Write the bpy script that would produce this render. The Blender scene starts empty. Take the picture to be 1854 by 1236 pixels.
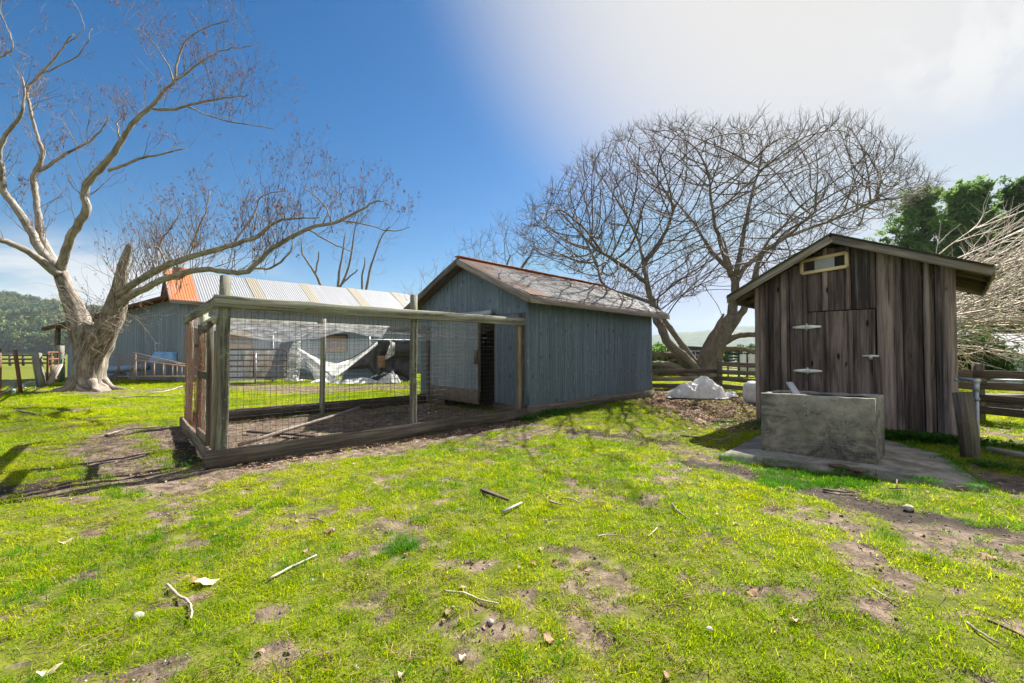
import bpy, math, random
import numpy as np
from mathutils import Vector, Matrix

SC = bpy.context.scene
COL = SC.collection
R = random.Random(11)
NR = np.random.default_rng(11)

# ------------------------------------------------------------------ camera, sky, sun, exposure
F, CAMH, HZ = 815.0, 1.35, 638.0
PITCH = math.atan((HZ - 618) / F)
cam = bpy.data.cameras.new("camera")
cam.sensor_width = 36.0
cam.lens = 36.0 * F / 1854
cam.clip_end = 9000
cam.clip_start = 0.05
co = bpy.data.objects.new("camera", cam)
COL.objects.link(co)
co.location = (0, 0, CAMH)
co.rotation_euler = (math.pi / 2 + PITCH, 0, 0)
SC.camera = co

SUN_AZ = math.atan2(0.62, 0.78)      # clockwise from +Y
SUN_EL = math.radians(44.5)
SUNDIR = Vector((math.sin(SUN_AZ) * math.cos(SUN_EL), math.cos(SUN_AZ) * math.cos(SUN_EL), math.sin(SUN_EL)))
SUN_STRENGTH, SKY_STRENGTH, EXPOSURE = 5.0, 0.078, 1.72

SC.view_settings.view_transform = 'Standard'
SC.view_settings.look = 'None'
SC.view_settings.exposure = EXPOSURE
SC.view_settings.gamma = 1
SC.view_settings.use_curve_mapping = False

sl = bpy.data.lights.new("sun", 'SUN')
sl.energy = SUN_STRENGTH
sl.angle = math.radians(0.5)
sl.color = (1.0, 0.95, 0.86)
so = bpy.data.objects.new("sun", sl)
COL.objects.link(so)
so.rotation_euler = (-SUNDIR).to_track_quat('-Z', 'Y').to_euler()
so.location = (10, 10, 30)


class NT:
    """small shader-node helper"""
    def __init__(s, tree):
        s.t = tree; s.n = tree.nodes; s.l = tree.links

    def add(s, typ, **kw):
        nd = s.n.new(typ)
        for k, v in kw.items():
            if hasattr(nd, k) and not k[0].isupper():
                setattr(nd, k, v)
            else:
                s.set(nd.inputs[k], v)
        return nd

    def set(s, sock, v):
        if isinstance(v, bpy.types.NodeSocket):
            s.l.new(v, sock)
        elif v is not None:
            if hasattr(sock, 'default_value') and sock.type == 'RGBA' and isinstance(v, (tuple, list)) and len(v) == 3:
                v = (*v, 1)
            sock.default_value = v

    def math(s, op, a, b=None, c=None, clamp=False):
        nd = s.n.new('ShaderNodeMath'); nd.operation = op; nd.use_clamp = clamp
        for i, v in enumerate((a, b, c)):
            if v is not None: s.set(nd.inputs[i], v)
        return nd.outputs[0]

    def vmath(s, op, a, b=None, out=0):
        nd = s.n.new('ShaderNodeVectorMath'); nd.operation = op
        s.set(nd.inputs[0], a)
        if b is not None: s.set(nd.inputs[1], b)
        return nd.outputs[out]

    def mix(s, f, a, b, blend='MIX'):
        nd = s.n.new('ShaderNodeMix'); nd.data_type = 'RGBA'; nd.blend_type = blend; nd.clamp_factor = True
        s.set(nd.inputs[0], f); s.set(nd.inputs[6], a); s.set(nd.inputs[7], b)
        return nd.outputs[2]

    def noise(s, vec, scale, detail=4, rough=0.6, dist=0.0, color=False):
        nd = s.n.new('ShaderNodeTexNoise')
        nd.inputs['Scale'].default_value = scale; nd.inputs['Detail'].default_value = detail
        nd.inputs['Roughness'].default_value = rough; nd.inputs['Distortion'].default_value = dist
        if vec is not None: s.l.new(vec, nd.inputs['Vector'])
        return nd.outputs[1 if color else 0]

    def ramp(s, f, stops):
        nd = s.n.new('ShaderNodeValToRGB'); s.l.new(f, nd.inputs[0])
        e = nd.color_ramp.elements
        while len(e) < len(stops): e.new(0.5)
        for el, (p, c) in zip(e, stops):
            el.position = p; el.color = (*c, 1) if len(c) == 3 else c
        return nd.outputs[0]

    def step(s, f, a, b, clamp=True):
        nd = s.n.new('ShaderNodeMapRange'); nd.interpolation_type = 'SMOOTHSTEP'
        s.l.new(f, nd.inputs[0]); nd.inputs[1].default_value = a; nd.inputs[2].default_value = b
        return nd.outputs[0]

    def attr(s, name, out='Vector'):
        nd = s.n.new('ShaderNodeAttribute'); nd.attribute_name = name
        return nd.outputs[out]

    def scale(s, vec, v):
        return s.vmath('MULTIPLY', vec, v)

    def bump(s, h, strength=0.4, dist=0.01):
        nd = s.n.new('ShaderNodeBump'); nd.inputs['Strength'].default_value = strength
        nd.inputs['Distance'].default_value = dist; s.l.new(h, nd.inputs['Height'])
        return nd.outputs[0]


W = bpy.data.worlds.new("World"); SC.world = W; W.use_nodes = True
wt = NT(W.node_tree); wt.n.clear()
sky = wt.add('ShaderNodeTexSky', sky_type='NISHITA', sun_disc=False, sun_elevation=SUN_EL, sun_rotation=SUN_AZ,
             air_density=1.0, dust_density=0.5, ozone_density=3.0, altitude=0)
tc = wt.add('ShaderNodeTexCoord')
dirn = wt.vmath('NORMALIZE', tc.outputs['Generated'])
dots = wt.vmath('DOT_PRODUCT', dirn, tuple(SUNDIR), out=1)
hsv = wt.add('ShaderNodeHueSaturation', Saturation=1.45, Value=.45, Color=sky.outputs[0])
skyb = wt.vmath('MINIMUM', hsv.outputs[0], (1.5, 2.1, 3.2))
sepd = wt.add('ShaderNodeSeparateXYZ', Vector=dirn)
glow = wt.math('MAXIMUM', wt.step(dots, 0.77, 0.985), wt.math('MULTIPLY', wt.step(sepd.outputs[0], 0.12, 0.66), 0.62))
skyc = wt.mix(wt.math('MULTIPLY', glow, 0.95), skyb, (3.2, 3.12, 3.02))
# thin cloud banks low in the west and a wisp near the sun
sep = wt.add('ShaderNodeSeparateXYZ', Vector=dirn)
cl_n = wt.noise(wt.scale(dirn, (2.2, 2.2, 7.0)), 1.6, 6, 0.55, 0.6)
band = wt.math('MULTIPLY', wt.step(sep.outputs[2], 0.03, 0.07), wt.math('SUBTRACT', 1.0, wt.step(sep.outputs[2], 0.13, 0.21)))
west = wt.step(wt.math('MULTIPLY', sep.outputs[0], -1.0), 0.40, 0.60)
cl1 = wt.math('MULTIPLY', wt.math('MULTIPLY', band, west), wt.step(cl_n, 0.34, 0.52))
ang = wt.vmath('DISTANCE', dirn, tuple(Vector(((1775 - 927) / F, 1.0, (638 - 40) / F)).normalized()), out=1)
wn = wt.noise(dirn, 9.0, 6, 0.6, 0.3)
cl2 = wt.math('MULTIPLY', wt.math('SUBTRACT', 1.0, wt.step(ang, 0.03, 0.16)), wt.step(wn, 0.42, 0.62))
rear = wt.math('MULTIPLY', wt.step(wt.math('MULTIPLY', sep.outputs[1], -1.0), 0.0, 0.4), wt.step(wt.noise(dirn, 2.4, 6, 0.6, 0.4), 0.36, 0.56))
rear = wt.math('MULTIPLY', rear, wt.step(sep.outputs[2], 0.0, 0.1))
cl = wt.math('MAXIMUM', wt.math('MULTIPLY', cl1, 0.8), wt.math('MULTIPLY', cl2, 0.75))
skyc = wt.mix(cl, skyc, (3.5, 3.5, 3.45))
skyc = wt.mix(rear, skyc, (3.7, 3.65, 3.6))     # made-up bright cloud added in the unseen rear sky to fill shaded fronts
bg = wt.add('ShaderNodeBackground', Color=skyc, Strength=SKY_STRENGTH)
wo = wt.add('ShaderNodeOutputWorld'); wt.l.new(bg.outputs[0], wo.inputs[0])
SC.cycles.use_denoising = True
SC.cycles.max_bounces = 7
SC.cycles.transparent_max_bounces = 24
SC.cycles.volume_bounces = 0


# ------------------------------------------------------------------ pixel <-> world (photograph measured once, everything stands at its own distance)
def ray(x, y):
    b = (618 - y) / F
    return (x - 927) / F, math.cos(PITCH) - b * math.sin(PITCH), math.sin(PITCH) + b * math.cos(PITCH)

def P(x, y, Y):
    a, c, d = ray(x, y); s = Y / c
    return Vector((a * s, Y, CAMH + d * s))

def G(x, y, z=0.0):
    a, c, d = ray(x, y); s = (z - CAMH) / d
    return Vector((a * s, c * s, z))


# ------------------------------------------------------------------ numpy noise and the ground's height / soil mask
def _hash(ix, iy, seed):
    h = (ix.astype(np.int64) * 374761393 + iy.astype(np.int64) * 668265263 + seed * 974711) & 0x7fffffff
    h = ((h ^ (h >> 13)) * 1274126177) & 0x7fffffff
    return ((h ^ (h >> 16)) & 0xffff) / 65535.0

def vn(x, y, seed=0):
    ix = np.floor(x); iy = np.floor(y); fx = x - ix; fy = y - iy
    fx = fx * fx * (3 - 2 * fx); fy = fy * fy * (3 - 2 * fy)
    a = _hash(ix, iy, seed); b = _hash(ix + 1, iy, seed); c = _hash(ix, iy + 1, seed); d = _hash(ix + 1, iy + 1, seed)
    return (a * (1 - fx) + b * fx) * (1 - fy) + (c * (1 - fx) + d * fx) * fy

def fbm(x, y, seed=0, o=4, g=0.5):
    s = 0; a = 1; t = 0
    for i in range(o):
        s = s + a * vn(x * 2 ** i + 17.3 * i, y * 2 ** i - 9.1 * i, seed + i); t += a; a *= g
    return s / t

def ss(a, b, x):
    t = np.clip((x - a) / (b - a), 0, 1); return t * t * (3 - 2 * t)

def segdist(x, y, pts):
    d = np.full(np.shape(x), 1e9)
    for (ax, ay), (bx, by) in zip(pts[:-1], pts[1:]):
        vx, vy = bx - ax, by - ay
        t = np.clip(((x - ax) * vx + (y - ay) * vy) / (vx * vx + vy * vy), 0, 1)
        d = np.minimum(d, np.hypot(x - ax - t * vx, y - ay - t * vy))
    return d

U = Vector((0.69, 0.724, 0)).normalized(); V = Vector((-U.y, U.x, 0))
PEN0 = Vector((-3.5, 5.36, 0)); PEN_L, PEN_W = 5.5, 3.8; VPEN = Vector((-.65, .76, 0)).normalized()

def g2(*pp): return [tuple(G(*p)[:2]) for p in pp]
PATHS = [
    (g2((335, 880), (250, 862), (200, 820), (195, 790), (240, 772)), 0.30, 0.95),
    (g2((-60, 900), (60, 880), (120, 885)), 0.35, 0.7),
    (g2((1245, 838), (1330, 850), (1420, 868), (1540, 905)), 0.22, 1.0),
    (g2((1500, 890), (1640, 935), (1760, 960), (1900, 985)), 0.25, 0.85),
    (g2((1640, 930), (1700, 1000)), 0.14, 0.7),
    (g2((390, 697), (560, 705), (700, 700)), 1.5, 0.85),
    (g2((150, 705), (205, 712), (330, 702)), 0.9, 0.75),
    (g2((900, 800), (1000, 775), (1090, 790), (1200, 800), (1280, 830)), 0.32, 0.6),
    (g2((690, 960), (760, 990)), 0.2, 0.4), (g2((1030, 1010), (1110, 1060)), 0.16, 0.5), (g2((1780, 870), (1870, 890)), 0.3, 0.9),
    (g2((0, 700), (90, 690)), 1.2, 0.6), (g2((1770, 780), (1860, 790)), 0.4, 0.6),
]

def soil(x, y):
    x = np.asarray(x, float); y = np.asarray(y, float)
    n1 = fbm(x * 0.8, y * 0.8, 3); n2 = fbm(x * 3.1, y * 3.1, 9); n3 = fbm(x * 9, y * 9, 21, 3)
    wob = (n2 - 0.5) * 0.9 + (n3 - 0.5) * 0.5
    d = ss(0.50, 0.68, 0.24 * n1 + 0.36 * n2 + 0.40 * n3) * 0.85 + .12 * ss(.5, .7, n3)
    a = (x - PEN0.x) * U.x + (y - PEN0.y) * U.y; b = (x - PEN0.x) * V.x + (y - PEN0.y) * V.y
    inside = ss(-0.1, 0.05, a) * ss(5.7, 5.5, a) * ss(-0.15, 0.05, b) * ss(3.9, 3.7, b)
    strip = ss(-0.45, -0.1, a + wob * 0.5) * ss(6.2, 5.0, a + wob) * ss(-0.95, -0.55, b + wob * 0.55) * ss(0.3, 0.1, b)
    lend = ss(-0.3, -0.12, a + wob * 0.2) * ss(0.2, 0.0, a) * ss(0.2, 0.6, b) * ss(4.3, 3.6, b)
    d = np.maximum(d, inside); d = np.maximum(d, 0.93 * strip); d = np.maximum(d, 0.95 * lend)
    for pts, w, s in PATHS:
        d = np.maximum(d, s * ss(w * 1.35, w * 0.5, segdist(x, y, pts) + wob * w * 1.3 + (n3 - .5) * w * 1.8))
    lit = ss(2.5, 1.5, np.abs(x - 5.6) + wob) * ss(7.6, 8.6, y + wob) * ss(17.5, 16, y)
    d = np.maximum(d, 0.95 * lit * ss(0.30, 0.5, n2 + 0.25 * n1))
    far = ss(18, 40, np.hypot(x, y))
    return np.clip(d * (1 - far) + far * 0.12 * n1, 0, 1)

MUD = [(g2((1255, 838), (1330, 850), (1390, 862)), .24), (g2((1440, 888), (1540, 902), (1640, 932)), .26), (g2((1700, 938), (1800, 948)), .2), (g2((1050, 782), (1160, 792), (1250, 800)), .3), (g2((30, 885), (110, 872)), .3), (g2((340, 800), (352, 835)), .2)]
def mud(x, y):
    x = np.asarray(x, float); y = np.asarray(y, float); d = 0 * x; n = fbm(x * 5, y * 5, 160) - .5
    for pts, w in MUD: d = np.maximum(d, ss(w * 1.4, w * .5, segdist(x, y, pts) + n * w * 1.8))
    return d

def litter(x, y):
    return ss(3.0, 1.4, np.abs(np.asarray(x) - 5.6 + 0.1 * (np.asarray(y) - 11))) * ss(7.2, 8.8, y) * ss(17, 15.5, y)

def gz(x, y):
    x = np.asarray(x, float); y = np.asarray(y, float)
    f = ss(40, 14, np.hypot(x, y))
    b = ss(3.2, 2.4, np.hypot(x - 4.3, y - 5.4))
    s = soil(x, y)
    z = (fbm(x * 0.7, y * 0.7, 40) - 0.5) * 0.075 * (1 - 0.75 * b) + (fbm(x * 3.5, y * 3.5, 44) - 0.5) * 0.05 * (1 - .5 * b)
    z = z + (fbm(x * 11, y * 11, 48, 3) - 0.5) * (0.012 + 0.03 * s) - 0.016 * s
    return z * f

def gz1(x, y): return float(gz(np.array([x]), np.array([y]))[0])


# ------------------------------------------------------------------ mesh collecting and linking
class MB:
    def __init__(s):
        s.v = []; s.f = []; s.g = []; s.r = []; s.n = 0; s.m = []

    def push(s, verts, faces, gc, rnd):
        verts = np.asarray(verts, float).reshape(-1, 3); k = len(verts)
        s.v.append(verts); s.g.append(np.asarray(gc, float).reshape(-1, 3))
        s.r.append(np.full(k, rnd) if np.isscalar(rnd) else np.asarray(rnd, float))
        if isinstance(faces, np.ndarray): s.f.append(faces + s.n)
        else:
            for n in set(len(q) for q in faces):
                s.f.append(np.array([q for q in faces if len(q) == n]) + s.n)
        s.n += k

    def beam(s, a, b, w, h, up=(0, 0, 1), seg=None, jit=0.003, ch=0.006, rnd=None, taper=1.0):
        """chamfered, slightly uneven timber from a to b; w across, h along up"""
        a = Vector(a); b = Vector(b); L = (b - a).length
        if L < 1e-6: return
        d = (b - a) / L; up = Vector(up)
        x = d.cross(up)
        if x.length < 1e-4: x = d.cross(Vector((1, 0, 0)))
        x.normalize(); z = x.cross(d).normalized()
        seg = seg or max(1, min(14, int(L / 0.35)))
        rnd = R.random() if rnd is None else rnd
        c = min(ch, w * .3, h * .3)
        prof = [(-w/2+c, -h/2), (w/2-c, -h/2), (w/2, -h/2+c), (w/2, h/2-c), (w/2-c, h/2), (-w/2+c, h/2), (-w/2, h/2-c), (-w/2, -h/2+c)]
        vs = []; gs = []; off = R.random() * 40
        for i in range(seg + 1):
            t = i / seg; jx = R.uniform(-jit, jit); jz = R.uniform(-jit, jit); k = 1 + (taper - 1) * t
            for (px, pz) in prof:
                p = a + d * (L * t) + x * (px * k + jx) + z * (pz * k + jz)
                vs.append(p[:]); gs.append((L * t + off, px + off * .37, pz + off * .71))
        fs = [[i*8+j, i*8+(j+1) % 8, (i+1)*8+(j+1) % 8, (i+1)*8+j] for i in range(seg) for j in range(8)]
        fs += [list(range(7, -1, -1)), [seg*8+j for j in range(8)]]
        s.push(vs, fs, gs, rnd)

    def box(s, c, sx, sy, sz, rz=0, rnd=None, ch=0.004):
        c = Vector(c); m = Matrix.Rotation(rz, 3, 'Z')
        s.beam(c - m @ Vector((sx/2, 0, 0)), c + m @ Vector((sx/2, 0, 0)), sy, sz, seg=1, jit=0, ch=ch, rnd=rnd)

    def tube(s, pts, rad, n=8, rough=0.0, rnd=None, cap=True, lobes=None):
        pts = [Vector(p) for p in pts]; k = len(pts)
        if np.isscalar(rad): rad = [rad] * k
        t = [(pts[min(i+1, k-1)] - pts[max(i-1, 0)]).normalized() for i in range(k)]
        x = t[0].orthogonal().normalized(); vs = []; gs = []; L = 0; off = R.random() * 30
        for i in range(k):
            if i: L += (pts[i] - pts[i-1]).length
            x = (x - t[i] * x.dot(t[i])).normalized(); y = t[i].cross(x)
            for j in range(n):
                an = 2 * math.pi * j / n; r = rad[i]
                if rough:
                    r *= 1 + rough * (float(vn(np.array([j * 1.7 * 9 / n + off]), np.array([L * 2.2 / max(.15, rad[0])]), 5)[0]) - .5) * 2
                if lobes: r *= 1 + lobes(i, an)
                vs.append((pts[i] + (x * math.cos(an) + y * math.sin(an)) * r)[:])
                gs.append((L + off, an * rad[i] if j <= n // 2 else (2 * math.pi - an) * rad[i], off))
        fs = [[i*n+j, i*n+(j+1) % n, (i+1)*n+(j+1) % n, (i+1)*n+j] for i in range(k-1) for j in range(n)]
        if cap: fs += [list(range(n-1, -1, -1)), [(k-1)*n+j for j in range(n)]]
        s.push(vs, fs, gs, R.random() if rnd is None else rnd)

    def strips(s, pts, rad, n=3, rnd=None):
        """many thin tubes at once: pts (M,K,3), rad (M,K)"""
        pts = np.asarray(pts, float); rad = np.asarray(rad, float); M, K, _ = pts.shape
        d = pts[:, -1] - pts[:, 0]; d /= np.linalg.norm(d, axis=1, keepdims=True) + 1e-9
        ref = np.where(np.abs(d[:, 2:3]) < 0.8, np.array([[0, 0, 1.]]), np.array([[1., 0, 0]]))
        x = np.cross(d, ref); x /= np.linalg.norm(x, axis=1, keepdims=True) + 1e-9; y = np.cross(d, x)
        an = 2 * math.pi * np.arange(n) / n
        ring = x[:, None, None, :] * np.cos(an)[None, None, :, None] + y[:, None, None, :] * np.sin(an)[None, None, :, None]
        v = pts[:, :, None, :] + ring * rad[:, :, None, None]
        idx = np.arange(M * K * n).reshape(M, K, n)
        a = idx[:, :-1]; b = idx[:, 1:]
        f = np.stack([a, np.roll(a, -1, 2), np.roll(b, -1, 2), b], -1).reshape(-1, 4)
        g = np.zeros((M, K, n, 3)); g[..., 0] = np.linspace(0, 1, K)[None, :, None] + np.arange(M)[:, None, None] * .37; g[..., 1] = an[None, None, :] * .02
        r = np.repeat(NR.random(M) if rnd is None else np.full(M, rnd), K * n)
        s.push(v.reshape(-1, 3), f, g.reshape(-1, 3), r)

    def grid(s, pts, gc=None, rnd=None):
        """pts (A,B,3) as a quad sheet"""
        pts = np.asarray(pts, float); A, B, _ = pts.shape
        i = np.arange(A * B).reshape(A, B)
        f = np.stack([i[:-1, :-1], i[1:, :-1], i[1:, 1:], i[:-1, 1:]], -1).reshape(-1, 4)
        if gc is None:
            gc = np.zeros((A, B, 3)); gc[..., 0] = np.linspace(0, 1, A)[:, None]; gc[..., 1] = np.linspace(0, 1, B)[None, :]
        rr = R.random() if rnd is None else (rnd if np.isscalar(rnd) else np.asarray(rnd).reshape(-1))
        s.push(pts.reshape(-1, 3), f, np.asarray(gc).reshape(-1, 3), rr)

    def build(s, name, mat, parent=None, smooth=False, solid=0):
        me = bpy.data.meshes.new(name)
        v = np.concatenate(s.v); g = np.concatenate(s.g); r = np.concatenate(s.r)
        me.vertices.add(len(v)); me.vertices.foreach_set('co', v.astype(np.float32).ravel())
        loops = np.concatenate([q.ravel() for q in s.f]); tot = np.concatenate([np.full(len(q), q.shape[1]) for q in s.f])
        me.loops.add(len(loops)); me.loops.foreach_set('vertex_index', loops.astype(np.int32))
        me.polygons.add(len(tot)); st = np.concatenate([[0], np.cumsum(tot)[:-1]])
        me.polygons.foreach_set('loop_start', st.astype(np.int32)); me.polygons.foreach_set('loop_total', tot.astype(np.int32))
        if smooth: me.polygons.foreach_set('use_smooth', np.ones(len(tot), bool))
        at = me.attributes.new('gc', 'FLOAT_VECTOR', 'POINT'); at.data.foreach_set('vector', g.astype(np.float32).ravel())
        at = me.attributes.new('rnd', 'FLOAT', 'POINT'); at.data.foreach_set('value', r.astype(np.float32))
        me.update(calc_edges=True); me.validate()
        o = bpy.data.objects.new(name, me)
        if mat: me.materials.append(mat)
        COL.objects.link(o)
        if parent is not None: put(o, parent)
        if solid:
            md = o.modifiers.new('thick', 'SOLIDIFY'); md.thickness = solid; md.offset = 0
        return o


def each(nm, m, par, *items):
    """several like parts, one object each; items are argument tuples of beam (last may be a dict)"""
    for it in items:
        kw = it[-1] if isinstance(it[-1], dict) else {}; b = MB(); b.beam(*(it[:-1] if kw else it), **kw); b.build(nm, m, par)

def put(o, parent):
    o.parent = parent
    m = Matrix.Translation(-Vector(parent.location)); q = parent.parent
    if q is not None and parent.type == 'MESH': m = Matrix.Identity(4)
    elif parent.type == 'MESH': m = Matrix.Identity(4)
    o.matrix_parent_inverse = m

def tag(o, label, cat, group=None, kind=None):
    if label: o['label'] = label
    if cat: o['category'] = cat
    if group: o['group'] = group
    if kind: o['kind'] = kind
    return o

def thing(name, label, cat, loc, group=None):
    o = bpy.data.objects.new(name, None); COL.objects.link(o); o.location = loc; o.empty_display_size = .2
    return tag(o, label, cat, group)

def struct(o): o['kind'] = 'structure'; return o


# ------------------------------------------------------------------ materials
def mat(name, rough=0.8, spec=0.3):
    m = bpy.data.materials.new(name); m.use_nodes = True
    t = NT(m.node_tree); b = m.node_tree.nodes['Principled BSDF']
    b.inputs['Roughness'].default_value = rough; b.inputs['Specular IOR Level'].default_value = spec
    return m, t, b

def wood(name, dark, mid, light, moss=0.0, wts=(.60, .22, .34), pl=.34, mosscol=(.16, .2, .09), rough=.85, stain=0.0, knots=False, var=0.5):
    m, t, b = mat(name, rough, 0.2)
    gc = t.attr('gc'); rn = t.attr('rnd', 'Fac')
    pos = t.add('ShaderNodeNewGeometry').outputs['Position']
    g1 = t.noise(t.scale(gc, (1.0, 30, 30)), 1.0, 5, .65, 0.5)
    g2_ = t.noise(t.scale(gc, (3.0, 160, 160)), 1.0, 3, .6, .1)
    big = t.noise(t.scale(gc, (0.8, 5.5, 5.5)), 1.0, 4, .6, .8)
    f = t.math('ADD', t.math('MULTIPLY', g1, wts[0]), t.math('ADD', t.math('MULTIPLY', g2_, wts[1]), t.math('MULTIPLY', big, wts[2])))
    f = t.math('ADD', t.math('MULTIPLY', t.math('SUBTRACT', f, .58), 1.35), .55)
    f = t.math('ADD', f, t.math('MULTIPLY', t.math('SUBTRACT', rn, .5), pl * var))
    c = t.ramp(f, [(.36, dark), (.55, mid), (.74, light)])
    crack = t.step(t.noise(t.scale(gc, (.7, 55, 55)), 1.0, 2, .5, .3), .30, .36)
    c = t.mix(t.math('MULTIPLY', t.math('SUBTRACT', 1.0, crack), .75), c, tuple(q * .25 for q in dark))
    hs = t.add('ShaderNodeHueSaturation', Hue=t.math('ADD', .485, t.math('MULTIPLY', rn, .03)), Saturation=t.math('ADD', .75, t.math('MULTIPLY', rn, .5 * var)), Value=t.math('ADD', 1 - .42 * var, t.math('MULTIPLY', rn, .84 * var)), Color=c)
    c = hs.outputs[0]
    if stain:
        st = t.noise(t.scale(gc, (.55, 9, 9)), 1.0, 4, .6, .8)
        c = t.mix(t.math('MULTIPLY', t.step(st, .47, .66), stain), c, (.022, .018, .02))
        wh = t.noise(t.scale(gc, (.8, 22, 22)), 1.0, 4, .65, .4)
        c = t.mix(t.math('MULTIPLY', t.step(wh, .56, .74), .35), c, (.30, .29, .29))
    if knots:
        vo = t.n.new('ShaderNodeTexVoronoi'); vo.voronoi_dimensions = '2D'; vo.inputs['Scale'].default_value = 1.0
        t.l.new(t.scale(gc, (1.5, 4.0, 4.0)), vo.inputs['Vector'])
        kg = t.step(t.noise(t.scale(gc, (1.3, 3.0, 3.0)), 1.0, 2, .5), .52, .60)
        c = t.mix(t.math('MULTIPLY', t.math('SUBTRACT', 1.0, t.step(vo.outputs['Distance'], .03, .13)), kg), c, (.012, .010, .010))
    if moss:
        mn = t.noise(pos, 7, 6, .7, .4)
        c = t.mix(t.math('MULTIPLY', t.step(mn, .5, .66), moss), c, mosscol)
        ln = t.noise(pos, 26, 3, .6)
        c = t.mix(t.math('MULTIPLY', t.step(ln, .63, .70), moss * .8), c, (.34, .38, .26))
    t.set(b.inputs['Base Color'], c)
    h = t.math('ADD', t.math('MULTIPLY', g1, .7), t.math('ADD', t.math('MULTIPLY', g2_, .3), t.math('MULTIPLY', crack, .7)))
    t.set(b.inputs['Normal'], t.bump(h, .7, .006))
    return m

M = {}
M['pen_wood'] = wood('mossy grey timber', (.07, .065, .05), (.24, .23, .185), (.42, .41, .34), moss=.7, mosscol=(.20, .25, .14))
M['pen_dark'] = wood('dark damp timber', (.025, .02, .016), (.085, .068, .055), (.17, .145, .12), moss=.2)
M['barnwood'] = wood('weathered redwood boards', (.05, .036, .034), (.135, .102, .096), (.245, .198, .188), wts=(.42, .18, .50), pl=.42, stain=.5, knots=True, var=.9)
M['fasciawood'] = wood('grey fascia boards', (.075, .06, .054), (.205, .17, .158), (.34, .295, .275), moss=.1)
M['fence_wood'] = wood('brown fence boards', (.05, .038, .027), (.14, .108, .078), (.24, .195, .15), moss=.2)
M['newwood'] = wood('fresh pine frame', (.48, .33, .15), (.64, .46, .24), (.74, .57, .34), var=.2)
M['stick'] = wood('dead wood', (.10, .08, .06), (.26, .215, .17), (.46, .41, .34))
M['stickdark'] = wood('dark bark chip', (.035, .026, .02), (.09, .065, .048), (.17, .13, .1))
M['ply'] = wood('brown window boards', (.16, .07, .025), (.30, .15, .06), (.42, .24, .11))
M['palewood'] = wood('pale sawn board', (.26, .25, .25), (.42, .41, .40), (.58, .57, .56))

def galv(name, base, dark, rough=.5, metal=.55, spots=.5, rust=0.0, rustcol=(.22, .075, .025), rustlo=.55, streak=.5, wash=None):
    m, t, b = mat(name, rough, .5)
    gc = t.attr('gc'); rn = t.attr('rnd', 'Fac'); pos = t.add('ShaderNodeNewGeometry').outputs['Position']
    st = t.noise(t.scale(gc, (.45, 20.0, 3)), 1.0, 5, .65, .1)
    fine = t.noise(pos, 38, 3, .6)
    c = t.mix(t.step(t.math('ADD', t.math('MULTIPLY', st, .75), t.math('MULTIPLY', fine, .25)), .33, .66), dark, base)
    c = t.mix(1.0, c, t.ramp(rn, [(0, (.78, .79, .8)), (.5, (.98, .98, .98)), (1, (1.15, 1.15, 1.14))]), 'MULTIPLY')
    vo = t.n.new('ShaderNodeTexVoronoi'); vo.voronoi_dimensions = '2D'; vo.inputs['Scale'].default_value = 1.0; vo.inputs['Randomness'].default_value = .5
    t.l.new(t.scale(gc, (1.7, 3.2, .0)), vo.inputs['Vector'])
    sp = t.math('MULTIPLY', t.math('SUBTRACT', 1.0, t.step(vo.outputs['Distance'], .05, .10)), t.step(t.noise(pos, 30, 2, .5), .34, .50))
    c = t.mix(t.math('MULTIPLY', sp, spots), c, (.03, .035, .045))
    wt2 = t.noise(t.scale(gc, (3.4, 26, 3)), 1.0, 4, .7, .1)
    c = t.mix(t.math('MULTIPLY', t.step(wt2, .56, .70), streak), c, (.48, .50, .52))
    if rust:
        rr = t.noise(t.scale(gc, (.9, 2.6, 1)), 1.0, 6, .7, .5)
        edge = t.attr('rusty', 'Fac')
        f = t.step(t.math('ADD', rr, t.math('MULTIPLY', edge, .3)), rustlo, rustlo + .16)
        rc = t.mix(fine, rustcol, tuple(min(1, q * 2.4) for q in rustcol))
        c = t.mix(t.math('MULTIPLY', f, rust), c, rc)
        t.set(b.inputs['Metallic'], t.math('MULTIPLY', t.math('SUBTRACT', 1.0, f), metal))
    else: b.inputs['Metallic'].default_value = metal
    t.set(b.inputs['Base Color'], c)
    t.set(b.inputs['Roughness'], t.math('ADD', rough - .1, t.math('MULTIPLY', st, .25)))
    t.set(b.inputs['Normal'], t.bump(t.noise(pos, 9, 4, .6), .25, .01))
    return m

M['galv'] = galv('galvanised wall sheets', (.15, .205, .262), (.075, .105, .14), .5, .3, spots=.65, streak=.3)
M['galvroof'] = galv('rust streaked roof sheets', (.235, .23, .23), (.12, .115, .112), .65, .1, rust=.92, rustlo=.52, rustcol=(.10, .05, .03))
M['barnroof'] = galv('grey barn roof sheets', (.25, .26, .285), (.18, .19, .21), .6, .15, spots=.1, rust=.4, rustlo=.68, streak=.2)
M['doorsheet'] = galv('pale door sheet', (.24, .285, .33), (.14, .17, .205), .5, .25, spots=.2, streak=.4)
M['barnwall'] = galv('barn wall sheets', (.20, .255, .33), (.115, .15, .20), .55, .25, spots=.2, streak=.25)
M['rustroof'] = galv('orange rusted sheet', (.40, .13, .035), (.27, .075, .02), .85, .0, spots=.1, rust=.5, rustlo=.55, streak=.1)
M['tan'] = galv('tan skylight sheet', (.25, .225, .175), (.19, .165, .125), .6, .0, spots=.05, rust=.6, rustlo=.62, streak=.1)
M['galvpipe'] = galv('galvanised pipe', (.40, .44, .47), (.26, .30, .33), .45, .5, spots=.2, streak=.2)
M['rust'] = galv('rusty steel', (.17, .075, .04), (.08, .035, .022), .85, .1, spots=.2, streak=.12)

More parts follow.
